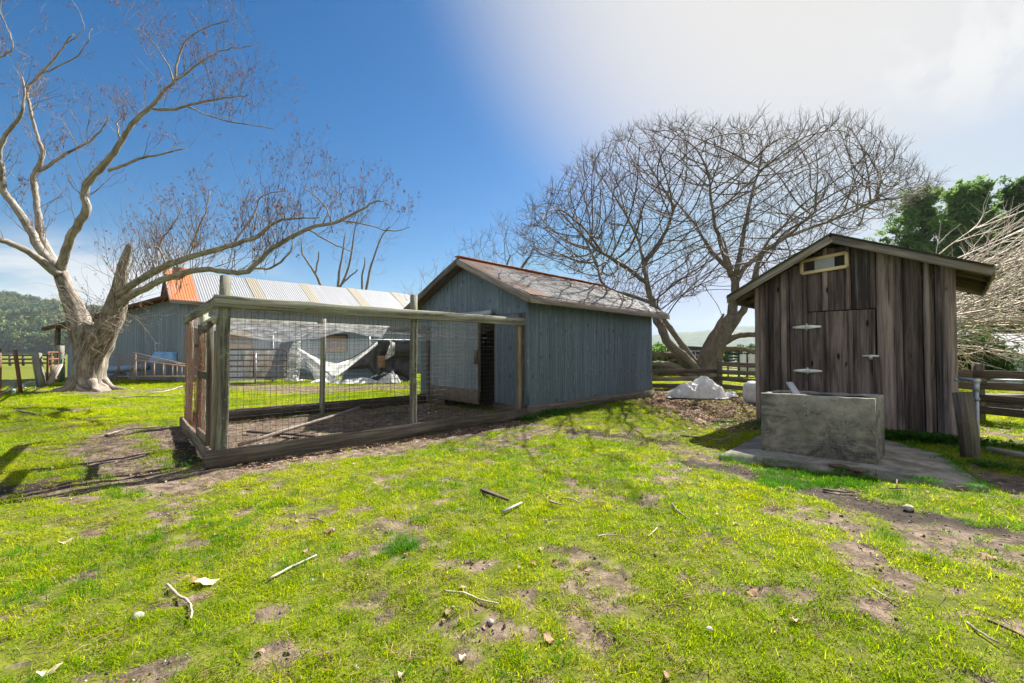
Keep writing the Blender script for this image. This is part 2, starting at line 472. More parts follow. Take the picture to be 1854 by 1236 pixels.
def plain(name, c1, c2, scale=6, rough=.7, bump=.3, bdist=.01, spec=.3, detail=5, metal=0):
    m, t, b = mat(name, rough, spec)
    pos = t.add('ShaderNodeNewGeometry').outputs['Position']
    n = t.noise(pos, scale, detail, .65, .3)
    c = t.mix(t.step(n, .32, .68), c1, c2)
    rn = t.attr('rnd', 'Fac')
    c = t.mix(1.0, c, t.ramp(rn, [(0, (.8, .8, .8)), (1, (1.18, 1.18, 1.18))]), 'MULTIPLY')
    t.set(b.inputs['Base Color'], c); b.inputs['Metallic'].default_value = metal
    t.set(b.inputs['Normal'], t.bump(t.noise(pos, scale * 3, 5, .65), bump, bdist))
    return m

M['white'] = plain('white plastic sheet', (.62, .63, .64), (.80, .80, .80), 4, .5, .3, .02)
M['dirtywhite'] = plain('dirty white plastic', (.42, .42, .41), (.72, .72, .71), 3, .55, .5, .03)
M['black'] = plain('black plastic', (.012, .012, .014), (.035, .035, .04), 5, .4, .4, .03, .5)
M['blue'] = plain('blue plastic tub', (.10, .24, .48), (.17, .34, .58), 4, .5, .1)
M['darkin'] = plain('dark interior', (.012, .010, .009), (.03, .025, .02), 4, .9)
M['grease'] = plain('dirty door paint', (.16, .13, .10), (.10, .08, .06), 9, .8)
M['bark_cat'] = None
M['glass'] = plain('dusty pane', (.20, .23, .24), (.30, .33, .33), 3, .15, .02, .002, .6)
M['steelhinge'] = plain('zinc hinge', (.55, .57, .57), (.70, .71, .70), 14, .4, .2, .004, .5, metal=.4)
M['whitewall'] = plain('pale painted metal wall', (.50, .58, .66), (.58, .65, .72), 2, .6)
M['trailer'] = plain('black trailer paint', (.015, .015, .016), (.04, .038, .036), 5, .45)
M['brick'] = plain('rusty barrel', (.16, .055, .03), (.26, .11, .06), 6, .85, .4)
M['greenpaint'] = plain('green steel post', (.02, .10, .05), (.03, .15, .08), 8, .6)
M['stone'] = plain('grey stone', (.22, .20, .18), (.42, .40, .36), 22, .9, .6, .008)
M['drive'] = plain('pale gravel drive', (.34, .32, .28), (.48, .45, .40), 3, .95, .4)

def concrete(name, mossy, k_=1.0):
    m, t, b = mat(name, .92, .2)
    pos = t.add('ShaderNodeNewGeometry').outputs['Position']
    gc = t.attr('gc')
    n1 = t.noise(pos, 2.2, 6, .65, .4); n2 = t.noise(pos, 14, 5, .7); n3 = t.noise(pos, 90, 2, .6)
    lay = t.noise(t.scale(pos, (2.6, 2.6, 9)), 1.0, 7, .75, .5)
    c = t.mix(t.step(n1, .3, .7), (.13, .12, .10), (.34, .31, .26))
    c = t.mix(t.math('MULTIPLY', t.step(n2, .45, .7), .5), c, (.17, .16, .14))
    if mossy:
        sep = t.add('ShaderNodeSeparateXYZ', Vector=pos)
        low = t.math('SUBTRACT', 1.0, t.step(sep.outputs[2], .25, .75))
        k = t.math('ADD', t.math('MULTIPLY', t.step(lay, .40, .66), .75), 0)
        c = t.mix(t.math('MULTIPLY', k, t.math('ADD', .2, t.math('MULTIPLY', low, .8))), c, (.04, .046, .05))
        blot = t.step(t.noise(t.scale(pos, (2.3, 2.3, 3.0)), 1.0, 7, .78, .8), .50, .64)
        c = t.mix(t.math('MULTIPLY', blot, .8), c, (.05, .05, .05))
        fl = t.step(t.noise(t.scale(pos, (2.6, 2.6, 9)), 1.0, 5, .7, .4), .56, .66)
        c = t.mix(t.math('MULTIPLY', fl, .45), c, (.44, .43, .40))
        c = t.mix(t.math('MULTIPLY', t.step(n2, .62, .72), .5), c, (.46, .44, .38))
        gr = t.step(t.noise(pos, 11, 4, .6), .50, .62)
        base = t.math('SUBTRACT', 1.0, t.step(sep.outputs[2], .03, .09))
        c = t.mix(t.math('MULTIPLY', gr, base), c, (.05, .11, .012))
    if not mossy: c = t.mix(t.math('MULTIPLY', t.step(t.noise(pos, 3.1, 6, .7, .5), .45, .62), .6), c, (.09, .085, .07))
    c = t.mix(t.step(n3, .62, .72), c, (.42, .40, .36)); c = t.mix(t.step(t.math('SUBTRACT', 1.0, n3), .66, .74), c, (.10, .095, .09))
    t.set(b.inputs['Base Color'], c)
    t.set(b.inputs['Normal'], t.bump(t.math('ADD', n2, t.math('MULTIPLY', n3, .5)), .55, .008))
    return m
M['trough'] = concrete('weathered trough concrete', True)
M['slab'] = concrete('exposed slab concrete', False)

def bark(name, dark, light, furrow, lichen=.3, lichencol=(.30, .30, .22)):
    m, t, b = mat(name, .92, .15)
    gc = t.attr('gc'); pos = t.add('ShaderNodeNewGeometry').outputs['Position']
    a = t.noise(t.scale(gc, (furrow[0], furrow[1], 1)), 1.0, 6, .7, .9)
    n = t.noise(pos, 5, 5, .65, .3)
    f = t.math('ADD', t.math('MULTIPLY', a, .7), t.math('MULTIPLY', n, .3))
    c = t.ramp(f, [(.36, dark), (.52, tuple(.5 * (p + q) for p, q in zip(dark, light))), (.68, light)])
    c = t.mix(t.math('MULTIPLY', t.step(t.noise(pos, 9, 5, .7), .55, .68), lichen), c, lichencol)
    t.set(b.inputs['Base Color'], c)
    t.set(b.inputs['Normal'], t.bump(a, .9, .05))
    return m
M['bark_old'] = bark('furrowed old bark', (.035, .029, .024), (.46, .40, .34), (1.1, 9), .2)
M['bark_limb'] = bark('pale limb bark', (.085, .07, .06), (.46, .42, .37), (2.0, 12), .35)
M['bark_walnut'] = bark('grey brown bark', (.085, .07, .056), (.30, .255, .205), (3.0, 20), .45, (.26, .22, .13))
M['twig'] = plain('grey twigs', (.10, .08, .065), (.24, .205, .17), 8, .85, 0)
M['twigdark'] = plain('dark twigs', (.085, .065, .058), (.18, .145, .125), 8, .85, 0)
M['twigpale'] = plain('bleached twigs', (.34, .28, .22), (.60, .54, .46), 8, .8, 0)
M['catkin'] = plain('red brown catkins', (.13, .035, .025), (.24, .085, .05), 8, .8, 0)

def leafmat(name, cols, trans=.5, rough=.7, poscale=.7, spec=.12):
    m, t, b = mat(name, rough, spec)
    rn = t.attr('rnd', 'Fac'); oi = t.add('ShaderNodeObjectInfo').outputs['Random']
    pos = t.add('ShaderNodeNewGeometry').outputs['Position']
    pn = t.noise(pos, poscale, 4, .6)
    f = t.math('ADD', t.math('MULTIPLY', rn, .4), t.math('ADD', t.math('MULTIPLY', oi, .25), t.math('MULTIPLY', t.step(pn, .3, .7), .35)))
    k = len(cols) - 1
    c = t.ramp(f, [(.08 + .84 * i / k, q) for i, q in enumerate(cols)])
    t.set(b.inputs['Base Color'], c)
    tr = t.n.new('ShaderNodeBsdfTranslucent'); t.set(tr.inputs[0], c)
    mx = t.n.new('ShaderNodeMixShader'); mx.inputs[0].default_value = trans
    t.l.new(b.outputs[0], mx.inputs[1]); t.l.new(tr.outputs[0], mx.inputs[2])
    t.l.new(mx.outputs[0], m.node_tree.nodes['Material Output'].inputs[0])
    return m
M['grass'] = leafmat('short spring grass', [(.06, .16, .002), (.21, .33, .003), (.40, .46, .004), (.58, .55, .012)], .6, rough=.85, spec=.06)
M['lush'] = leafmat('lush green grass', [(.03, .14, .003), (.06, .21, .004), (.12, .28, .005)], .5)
M['straw'] = leafmat('dry thatch', [(.20, .15, .07), (.34, .27, .14), (.44, .36, .20)], .35)
M['weed'] = leafmat('broad weeds', [(.018, .085, .006), (.035, .13, .01), (.06, .17, .012)], .35)
M['dryleaf'] = leafmat('dry leaves', [(.10, .05, .03), (.21, .12, .07), (.34, .23, .15), (.46, .36, .27)], .15)
M['pine'] = leafmat('pine needles', [(.04, .10, .025), (.12, .22, .055), (.28, .40, .11)], .55)
M['bushleaf'] = leafmat('bush leaves', [(.02, .06, .012), (.05, .12, .02), (.13, .18, .05)], .35)
M['hilltree'] = leafmat('hillside trees', [(.03, .07, .03), (.05, .10, .035), (.10, .14, .035), (.24, .22, .05)], .1, poscale=.012)

# wire, netting
M['wire'] = plain('dark fence wire', (.055, .05, .045), (.10, .09, .08), 20, .6, 0, metal=.3)
M['rustwire'] = plain('rusty fence wire', (.17, .065, .035), (.26, .11, .06), 12, .85, 0)
def netting():
    m, t, b = mat('torn bird netting', .7, .2)
    gc = t.attr('gc'); n = t.noise(t.scale(gc, (5, 9, 1)), 1.0, 5, .7, .6)
    b.inputs['Base Color'].default_value = (.62, .63, .65, 1)
    tp = t.n.new('ShaderNodeBsdfTransparent'); mx = t.n.new('ShaderNodeMixShader')
    t.set(mx.inputs[0], t.math('ADD', .08, t.math('MULTIPLY', t.step(n, .42, .75), .38)))
    t.l.new(tp.outputs[0], mx.inputs[1]); t.l.new(b.outputs[0], mx.inputs[2])
    t.l.new(mx.outputs[0], m.node_tree.nodes['Material Output'].inputs[0])
    return m
M['net'] = netting()

def groundmat():
    m, t, b = mat('pasture soil and turf', .95, .1)
    pos = t.add('ShaderNodeNewGeometry').outputs['Position']; so_ = t.attr('soil', 'Fac'); li = t.attr('litter', 'Fac')
    n1 = t.noise(pos, .9, 5, .6); n2 = t.noise(pos, 7, 6, .75); n3 = t.noise(pos, 60, 5, .75)
    dirt = t.mix(t.step(n2, .35, .68), (.055, .040, .031), (.23, .175, .13))
    dirt = t.mix(t.math('MULTIPLY', t.step(n1, .5, .7), .6), dirt, (.045, .034, .028))
    dirt = t.mix(t.math('MULTIPLY', t.step(n3, .56, .7), .5), dirt, (.30, .25, .19))
    turf = t.mix(t.step(n2, .35, .7), (.07, .085, .012), (.155, .175, .02))
    turf = t.mix(t.math('MULTIPLY', t.step(n3, .5, .7), .5), turf, (.15, .115, .06))
    turf = t.mix(t.math('MULTIPLY', t.step(n1, .5, .75), .35), turf, (.09, .15, .012))
    dirt = t.mix(t.math('MULTIPLY', t.attr('mud', 'Fac'), t.step(n2, .3, .5)), dirt, (.035, .027, .022))
    edge = t.math('ADD', so_, t.math('MULTIPLY', t.math('SUBTRACT', n3, .5), .5))
    c = t.mix(t.step(edge, .25, .55), turf, dirt)
    c = t.mix(t.math('MULTIPLY', li, t.step(n3, .42, .6)), c, (.17, .095, .055))
    t.set(b.inputs['Base Color'], c)
    t.set(b.inputs['Normal'], t.bump(t.math('ADD', n2, t.math('MULTIPLY', n3, .6)), .8, .02))
    return m
M['ground'] = groundmat()

def hillmat():
    m, t, b = mat('wooded hillside', .95, .05)
    pos = t.add('ShaderNodeNewGeometry').outputs['Position']
    c = t.ramp(t.noise(pos, .02, 6, .7), [(.3, (.025, .045, .02)), (.55, (.06, .08, .03)), (.7, (.14, .14, .05))])
    t.set(b.inputs['Base Color'], c); return m
M['hill'] = hillmat()


# ------------------------------------------------------------------ ground, far land
def graded(lo, a, b, hi, st, g=1.1):
    c = list(np.arange(a, b + 1e-6, st)); s = st; x = b
    while x < hi: s *= g; x += s; c.append(x)
    s = st; x = a; l = []
    while x > lo: s *= g; x -= s; l.append(x)
    return np.array(l[::-1] + c)
gx = graded(-4000, -9, 9.5, 4000, .07); gy = graded(-60, .8, 11, 5000, .07)
X, Y = np.meshgrid(gx, gy, indexing='ij')
Z = gz(X, Y)
mb = MB(); mb.grid(np.stack([X, Y, Z], -1), np.stack([X, Y, Z], -1), 0.5)
gnd = struct(mb.build('ground', M['ground'], smooth=True))
for nm, fn in (('soil', soil), ('litter', litter), ('mud', mud)):
    at = gnd.data.attributes.new(nm, 'FLOAT', 'POINT'); at.data.foreach_set('value', fn(X, Y).astype(np.float32).ravel())

def ridge(name, xs, dist, depth, hfun, m, nz=26):
    pts = []
    for i, x in enumerate(xs):
        row = []
        for j in range(nz):
            t = j / (nz - 1); row.append((x * (1 + .0 * t), dist + depth * t, hfun(x) * math.sin(min(1, t * 1.0) * math.pi / 2) ** 1.0))
        pts.append(row)
    pts = np.array(pts)
    pts[..., 2] += (fbm(pts[..., 0] / 60, pts[..., 1] / 60, 70) - .5) * 12 * np.sin(np.linspace(0, math.pi / 2, nz))[None, :]
    pts[:, 0, 2] = -2
    b = MB(); b.grid(pts, pts); return struct(b.build(name, m, smooth=True))
HD, HDEP = 330., 260.
def hleft(x):
    px = 927 + F * x / (HD + HDEP)
    top = np.interp(px, [-900, -300, 0, 60, 115, 300, 480, 700], [520, 535, 548, 554, 562, 585, 612, 637])
    return max(0.5, (HZ - top) / F * (HD + HDEP) + CAMH)
hl = ridge('hill', np.linspace(-1500, -100, 120), HD, HDEP, hleft, M['hill'])
def hright(x):
    px = 927 + F * x / 1900
    top = np.interp(px, [800, 1000, 1190, 1260, 1330, 1385, 1500, 1800, 2200], [630, 620, 606, 600, 592, 588, 600, 610, 625])
    return max(1, (HZ - top) / F * 1900 + CAMH)
ridge('distant_hills', np.linspace(-400, 3200, 120), 1500, 400, hright, M['hill'])
mb = MB(); pts = [[(x, y, .02) for y in (25.0, 27.4)] for x in np.linspace(2, 40, 20)]
mb.grid(np.array(pts) + np.stack([np.zeros((20, 2)), (fbm(np.linspace(0, 9, 20), np.zeros(20), 5)[:, None] - .5) * 1.0 * np.ones((1, 2)), np.zeros((20, 2))], -1)); struct(mb.build('gravel_drive', M['drive']))

# concrete pad by the trough
def slab():
    c = [G(1300, 832), G(1395, 782), G(1560, 790), G(1705, 828), G(1790, 893), G(1600, 868)]
    poly = [Vector((p.x, p.y, 0)) for p in c]
    b = MB(); n = len(poly); rim = []
    for i in range(n):
        a, d = poly[i], poly[(i + 1) % n]
        k = max(2, int((d - a).length / .12))
        for j in range(k):
            p = a.lerp(d, j / k); w = .03 * (float(vn(np.array([p.x * 6]), np.array([p.y * 6]), 8)[0]) - .5) * 2
            rim.append((p.x + w, p.y + w))
    k = len(rim); top = [(x, y, .045) for x, y in rim]; bot = [(x, y, -.12) for x, y in rim]
    fs = [list(range(k))[::-1] if False else list(range(k))] + [[j, j + k, (j + 1) % k + k, (j + 1) % k] for j in range(k)]
    b.push(top + bot, [fs[0]], [(p[0], p[1], 0) for p in top + bot], .5) if False else None
    b.push(top + bot, fs, [(p[0], p[1], 0) for p in top + bot], .5)
    return struct(b.build('concrete_pad', M['slab']))
slab()


# ------------------------------------------------------------------ corrugated sheets
def corr(b, o, du, dv, L, vlo, vhi, pitch=.076, amp=.013, sub=6, rows=5, sheet=.66, seed=0, holes=()):
    """sheet with ribs along dv; o origin, du along the wall, dv up the rib; vlo/vhi functions of s"""
    o = Vector(o); du = Vector(du).normalized(); dv = Vector(dv).normalized(); n = du.cross(dv).normalized()
    cols = max(2, int(L / pitch * sub)); S = np.linspace(0, L, cols + 1)
    lo = np.array([vlo(s) for s in S]); hi = np.array([vhi(s) for s in S])
    T = np.linspace(0, 1, rows)
    v = lo[:, None] + (hi - lo)[:, None] * T[None, :]
    off = amp * np.sin(2 * math.pi * S / pitch)[:, None] + (fbm(S[:, None] * 1.1 + seed, v * 1.1, 33 + seed) - .5) * .018
    sh = np.floor(S / sheet); tilt = (_hash(sh, sh * 0 + seed, 4) - .5)
    pts = np.array(o)[None, None, :] + S[:, None, None] * np.array(du) + v[..., None] * np.array(dv) + off[..., None] * np.array(n)
    gc = np.stack([v, np.broadcast_to(S[:, None], v.shape) + seed * 3.1, np.broadcast_to(tilt[:, None] * 9, v.shape)], -1)
    rnd = np.broadcast_to((tilt * .5 + .5)[:, None], v.shape)
    b.grid(pts, gc, rnd)


# ------------------------------------------------------------------ corrugated metal shed
C0 = Vector((0.34, 9.69, 0)); SL, SW = 5.75, 3.95      # long wall along U, gable along V
EAVE, PEAK = 2.62, 3.54
def at(a, b, z=0.0, o=None): return (o or C0) + U * a + V * b + Vector((0, 0, z))
shed = thing('metal_shed', 'grey corrugated metal shed with sliding door and rust streaked gable roof', 'shed', C0)
b = MB(); corr(b, at(0, 0, 0), U, (0, 0, 1), SL, lambda s: .17, lambda s: EAVE + .05, seed=1)
b.build('side_wall', M['galv'], shed, smooth=True)
b = MB(); corr(b, at(0, SW, 0), U, (0, 0, 1), SL, lambda s: .17, lambda s: EAVE + .05, seed=2, rows=3)
b.build('side_wall', M['galv'], shed, smooth=True)
b = MB(); corr(b, at(SL, 0, 0), V, (0, 0, 1), SW, lambda s: .17, lambda s: EAVE + (PEAK - EAVE) * (1 - abs(s - SW / 2) / (SW / 2)), seed=3, rows=3)
b.build('rear_wall', M['galv'], shed, smooth=True)
gab = lambda s: EAVE + (PEAK - EAVE) * (1 - abs(s - SW / 2) / (SW / 2)) - .01
b = MB()    # front gable wall, open between b=1.15 and 2.75 up to 2.15
DO0, DO1, DH = 1.02, 2.85, 2.2
mkc = lambda s0, s1, lo, hi, sd: corr(b, at(0, s1, 0), -V, (0, 0, 1), s1 - s0, lambda s: lo(s1 - s), lambda s: hi(s1 - s), seed=sd, rows=3)
mkc(0, DO0, lambda s: .2, lambda s: DH, 4); mkc(DO1, SW, lambda s: .2, lambda s: DH, 5)
mkc(0, SW, lambda s: DH - .0, gab, 6)
b.build('gable_wall', M['galv'], shed, smooth=True)
b = MB()    # lap seam and corner flashing
b.beam(at(-.012, 0, DH + .02), at(-.012, SW, DH + .02), .012, .02, jit=.001)
b.beam(at(-.015, -.015, .2), at(-.015, -.015, EAVE - .1), .05, .05, jit=.001)
b.build('flashing', M['galv'], shed)
b = MB()    # shade inside painted as a near-black sheet behind the door gap
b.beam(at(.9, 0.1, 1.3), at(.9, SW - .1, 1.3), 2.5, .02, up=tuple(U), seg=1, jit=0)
b.build('interior_shade', M['darkin'], shed)
b = MB()
each('door_jamb', M['pen_dark'], shed, *[(at(.05, bb, .1), at(.05, bb, DH + .05), .09, .09) for bb in (DO0, DO1)])
b = MB(); corr(b, at(-.075, DO1 + .55, 0), -V, (0, 0, 1), DO1 + .55 - 1.42, lambda s: .42, lambda s: DH - .02, seed=7, rows=4, amp=.007, sheet=1.6)
door = b.build('sliding_door', M['doorsheet'], shed, smooth=True)
b = MB(); b.beam(at(-.085, DO1 + .55, .33), at(-.085, 1.45, .30), .02, .34, jit=.002); b.build('kick_plate', M['grease'], door)
b = MB(); b.beam(at(-.11, 1.56, 1.08), at(-.11, 1.56, 1.42), .1, .03, up=tuple(U)); b.build('handle', M['fence_wood'], door)
b = MB(); b.beam(at(-.09, 1.46, .2), at(-.09, 1.46, DH), .05, .05); b.build('door_edge', M['pen_dark'], door)
b = MB(); b.beam(at(-.16, .95, DH + .06), at(-.16, 3.2, DH + .06), .14, .12, ch=.02, jit=.002); b.build('door_track', M['galvpipe'], shed)
b = MB()
each('base_board', M['pen_dark'], shed, (at(-.03, -.02, .1), at(SL + .03, -.02, .1), .06, .23), (at(-.02, .04, .1), at(-.02, DO0, .1), .06, .23), (at(-.02, DO1, .1), at(-.02, SW, .1), .06, .23), (at(0, SW + .02, .1), at(SL, SW + .02, .1), .06, .23))
# roof: two corrugated slopes with overhangs
OH, RO = .38, .33
slope = (PEAK - EAVE) / (SW / 2)
b = MB()
for side in (0, 1):
    e0 = at(-RO, -OH if side == 0 else SW + OH, EAVE - slope * OH + .09)
    rdg = at(-RO, SW / 2, PEAK + .09)
    up = (rdg - e0); ll = up.length
    if side == 0: corr(b, e0, U, up, SL + 2 * RO, lambda s: 0, lambda s: ll, seed=8, rows=7, sheet=.66, amp=.017, pitch=.09)
    else: corr(b, e0 + U * (SL + 2 * RO), -U, up, SL + 2 * RO, lambda s: 0, lambda s: ll, seed=9, rows=4, sheet=.66)
rf = b.build('roof', M['galvroof'], shed, smooth=True)
me = rf.data; v = np.zeros(len(me.vertices) * 3, np.float32); me.vertices.foreach_get('co', v); v = v.reshape(-1, 3)
ru = (v[:, :2] - np.array(C0[:2])) @ np.array(U[:2])
rust = ss(.8, -.3, ru) * .42 + ss(PEAK - .16, PEAK + .05, v[:, 2]) * .9
a_ = me.attributes.new('rusty', 'FLOAT', 'POINT'); a_.data.foreach_set('value', rust.astype(np.float32))
b = MB()
b.beam(at(-RO - .02, SW / 2, PEAK + .125), at(SL + RO + .02, SW / 2, PEAK + .125), .16, .03, jit=.004)
b.build('ridge_cap', M['rustroof'], shed)
b = MB()
for sgn, bb in ((-1, -OH), (1, SW + OH)):
    for a in (-RO - .02, SL + RO):
        each('fascia', M['fasciawood'], shed, (at(a, bb, EAVE - slope * OH), at(a, SW / 2, PEAK), .04, .15))
    each('fascia', M['fasciawood'], shed, (at(-RO - .04, bb + sgn * .02, EAVE - slope * OH - .0), at(SL + RO + .02, bb + sgn * .02, EAVE - slope * OH - .0), .04, .15))
b = MB()
for k in range(9):
    a = -RO + .1 + k * (SL + 2 * RO - .2) / 8
    for bb in (-OH, SW + OH): each('rafter', M['pen_dark'], shed, (at(a, bb, EAVE - slope * OH + .0), at(a, SW / 2, PEAK + .0), .04, .09))


# ------------------------------------------------------------------ wire pen in front of it
def pp(a, c, z=0.0): return PEN0 + U * a + VPEN * c + Vector((0, 0, z))
PH = 1.96
pen = thing('wire_pen', 'open topped animal pen of mossy posts and rails with wire mesh sides', 'pen', PEN0)
posts = [(0.06, .06, 2.28, .115), (0.05, PEN_W - .05, 2.05, .10), (2.78, .06, 2.3, .10), (5.42, .08, 2.17, .11), (2.5, PEN_W - .05, 2.1, .10), (5.35, PEN_W - .05, 2.0, .10)]
for a, c, hgt, w in posts:
    b = MB(); b.beam(pp(a, c, -.15), pp(a + R.uniform(-.02, .02), c + R.uniform(-.02, .02), hgt), w, w * .92, up=tuple(U), jit=.004, ch=.012)
    b.build('post', M['pen_wood'] if a < 5 else M['pen_dark'], pen)
b = MB(); b.beam(pp(5.30, .03, 0), pp(5.30, .03, 2.0), .08, .09, up=tuple(U)); b.build('post', M['fence_wood'], pen)
def rail(p, q, w, h, m='pen_wood', nm='rail', up=(0, 0, 1)):
    b = MB(); b.beam(p, q, w, h, jit=.005, ch=.01, up=up); return b.build(nm, M[m], pen)
rail(pp(-.05, -.02, PH), pp(5.4, -.02, PH + .02), .07, .15)
rail(pp(-.02, -.03, PH - .0), pp(-.02, PEN_W, PH - .02), .06, .13)
rail(pp(0, PEN_W, PH - .0), pp(5.4, PEN_W, PH - .02), .06, .13)
rail(pp(.0, .1, PH - .2), pp(.0, 1.5, PH - .22), .05, .09)
rail(pp(-.12, -.06, .10), pp(5.45, -.05, .11), .05, .21, 'pen_dark', 'kick_board')
rail(pp(-.05, .1, .10), pp(-.05, PEN_W, .09), .05, .18, 'fence_wood', 'kick_board')
rail(pp(0, PEN_W + .03, .12), pp(5.4, PEN_W + .03, .12), .05, .24, 'pen_dark', 'kick_board')
# gate in the left end
gate = MB()
for c in (1.42, .42): gate.beam(pp(-.03, c, .02), pp(-.03, c, PH - .22), .075, .06, up=tuple(U))
for z in (.25, 1.05, PH - .3): gate.beam(pp(-.04, .42, z), pp(-.04, 1.42, z), .04, .09)
gt = gate.build('gate', M['fence_wood'], pen)
each('hinge', M['rust'], gt, *[(pp(-.085, 1.38, z), pp(-.085, 1.52, z), .02, .05) for z in (.5, 1.45)])
rail(pp(0.02, 1.56, 0), pp(0.02, 1.56, PH), .09, .09, 'pen_wood', 'post', tuple(U))
rail(pp(0.0, .27, 0), pp(.05, .25, PH - .2), .08, .07, 'fence_wood', 'post', tuple(U))
def wires(p0, du, L, z0, z1, dx, dz, r, wob=.006):
    H = []; K = 9
    du = np.array(du)
    nx = int(L / dx)
    for i in range(nx + 1):
        s = i * dx; t = np.linspace(0, 1, K); q = np.array(p0)[None] + du[None] * s + np.stack([0*t, 0*t, z0 + (z1 - z0) * t], -1)
        q[:, :2] += NR.normal(0, wob, (K, 1)) * du[None, :2] + NR.normal(0, wob, (K, 1)) * np.array([du[1], -du[0]])[None]
        H.append(q)
    nz = int((z1 - z0) / dz)
    for i in range(nz + 1):
        t = np.linspace(0, 1, K); q = np.array(p0)[None] + du[None] * (L * t)[:, None]; q[:, 2] += z0 + i * dz + NR.normal(0, wob, K)
        H.append(q)
    b = MB(); H = np.array(H); b.strips(H, np.full(H.shape[:2], r), 3); return b
wires(pp(.05, -.002), U, 5.35, .18, PH, .076, .076, .0023).build('wire_mesh', M['wire'], pen)
wires(pp(.05, PEN_W - .0), U, 5.3, .2, PH, .1, .1, .0024).build('wire_mesh', M['wire'], pen)
wires(pp(-.02, 1.62), VPEN, 2.12, .05, PH, .05, .06, .0019, .012).build('wire_mesh', M['rustwire'], pen)
wires(pp(-.05, .45), VPEN, .95, .05, PH - .3, .05, .06, .0019, .014).build('wire_mesh', M['rustwire'], pen)
# sagging netting over the top
A_, B_ = 46, 30
t1 = np.linspace(0, 1, A_)[:, None]; t2 = np.linspace(0, 1, B_)[None, :]
sag = -.42 * (np.sin(math.pi * t2) ** .8) * (.45 + .55 * np.abs(np.sin(math.pi * (t1 * 2 + .06)))) - .10 * np.sin(t2 * 11 + t1 * 9) * np.sin(math.pi * t2) * .5
sag = sag + (fbm(t1 * 14 + 0 * t2, t2 * 5 + 0 * t1, 61) - .5) * .16 * np.sin(math.pi * t2)
base = np.array(PEN0)[None, None] + (t1 * 5.35 + 0 * t2)[..., None] * np.array(U) + (t2 * PEN_W + 0 * t1)[..., None] * np.array(VPEN)
base[..., 2] = PH + .06 + sag
b = MB(); b.grid(base, np.stack([t1 * 5.3 + 0 * t2, t2 * PEN_W + 0 * t1, 0 * t1 + 0 * t2], -1))
tag(b.build('netting', M['net'], smooth=True), 'torn pale bird netting sagging across the top of the wire pen', 'netting')
def solo(name, label, cat, m, fn, group=None, smooth=False, solid=0):
    b = MB(); fn(b); o = b.build(name, M[m] if isinstance(m, str) else m, smooth=smooth, solid=solid); return tag(o, label, cat, group)
q0, q1 = G(432, 812), P(650, 738, 8.6)
solo('timber_pole', 'long grey pole propped slantwise across the floor of the wire pen', 'pole', 'stick', lambda b: b.beam(q0 + Vector((0, 0, .05)), q1, .05, .045))
solo('floor_plank', 'dark plank lying flat on the pen floor behind the propped pole', 'plank', 'stickdark', lambda b: b.beam(G(450, 783) + Vector((0, 0, .02)), G(568, 792) + Vector((0, 0, .03)), .09, .03))
solo('floor_batten', 'thin straight batten on the shaded pen floor near the back kick board', 'batten', 'fence_wood', lambda b: b.beam(G(640, 757) + Vector((0, 0, .03)), G(760, 744) + Vector((0, 0, .03)), .04, .03))
solo('plastic_scrap', 'small crumpled blue scrap on the pen floor by the front kick board', 'scrap', 'blue', lambda b: b.grid([[tuple(G(470 + 26 * i / 4, 812 - 6 * j / 2)[:2]) + (.02 + .02 * R.random(),) for j in range(3)] for i in range(5)]))
wl = [((837, 762), 'flat white scrap on the pen floor by the shed door', .05), ((776, 747), 'round white pebble in the pen nearest the sliding door', .022), ((790, 745), 'small white pebble right of the other one by the sliding door', .02), ((706, 764), 'white pebble on the shaded pen floor left of the middle front post', .022)]
def pebble(p, r, flat=.5):
    def f(b):
        c = Vector((p.x, p.y, gz1(p.x, p.y) + r * flat * .6)); N_ = 9
        rows = [[(c + Vector((math.cos(a) * math.sin(e) * r * R.uniform(.82, 1.15), math.sin(a) * math.sin(e) * r * R.uniform(.8, 1.15), math.cos(e) * r * flat)))[:] for a in np.linspace(0, 2 * math.pi, N_ + 1)[:-1]] for e in np.linspace(.02, math.pi - .02, 6)]
        rows = [r_ + [r_[0]] for r_ in rows]; b.grid(rows)
    return f
for (px, py), lb, r in wl: solo('pebble', lb, 'pebble', 'white', pebble(G(px, py), r), 'white bits on the pen floor', True)


# ------------------------------------------------------------------ board-and-batten wooden shed
W0 = Vector((6.74, 6.83, 0)); FD = Vector((-0.715, 0.699, 0)).normalized(); FN = Vector((-FD.y, FD.x, 0)); FN = FN if FN.y < 0 else -FN   # facade runs along FD, faces FN
SD = Vector((0.70, 0.714, 0)).normalized()
def wp(t, z=0.0, o=0.0, s=0.0): return W0 + FD * t + FN * o + SD * s + Vector((0, 0, z))
def tpx(px):
    k = (px - 927) / F; return (W0.x - k * W0.y) / (k * FD.y - FD.x)
def zpx(px, py):
    t = tpx(px); y = W0.y + FD.y * t; return P(px, py, y).z
WW = tpx(1371); zR, zP, zL = 2.62, 3.26, 2.58; tP = tpx(1513)
topz = lambda t: np.interp(t, [0, tP, WW], [zR, zP, zL])
ws = thing('wooden_shed', 'dark weathered board and batten shed with plank door and small pine framed vent', 'shed', W0)
b = MB()
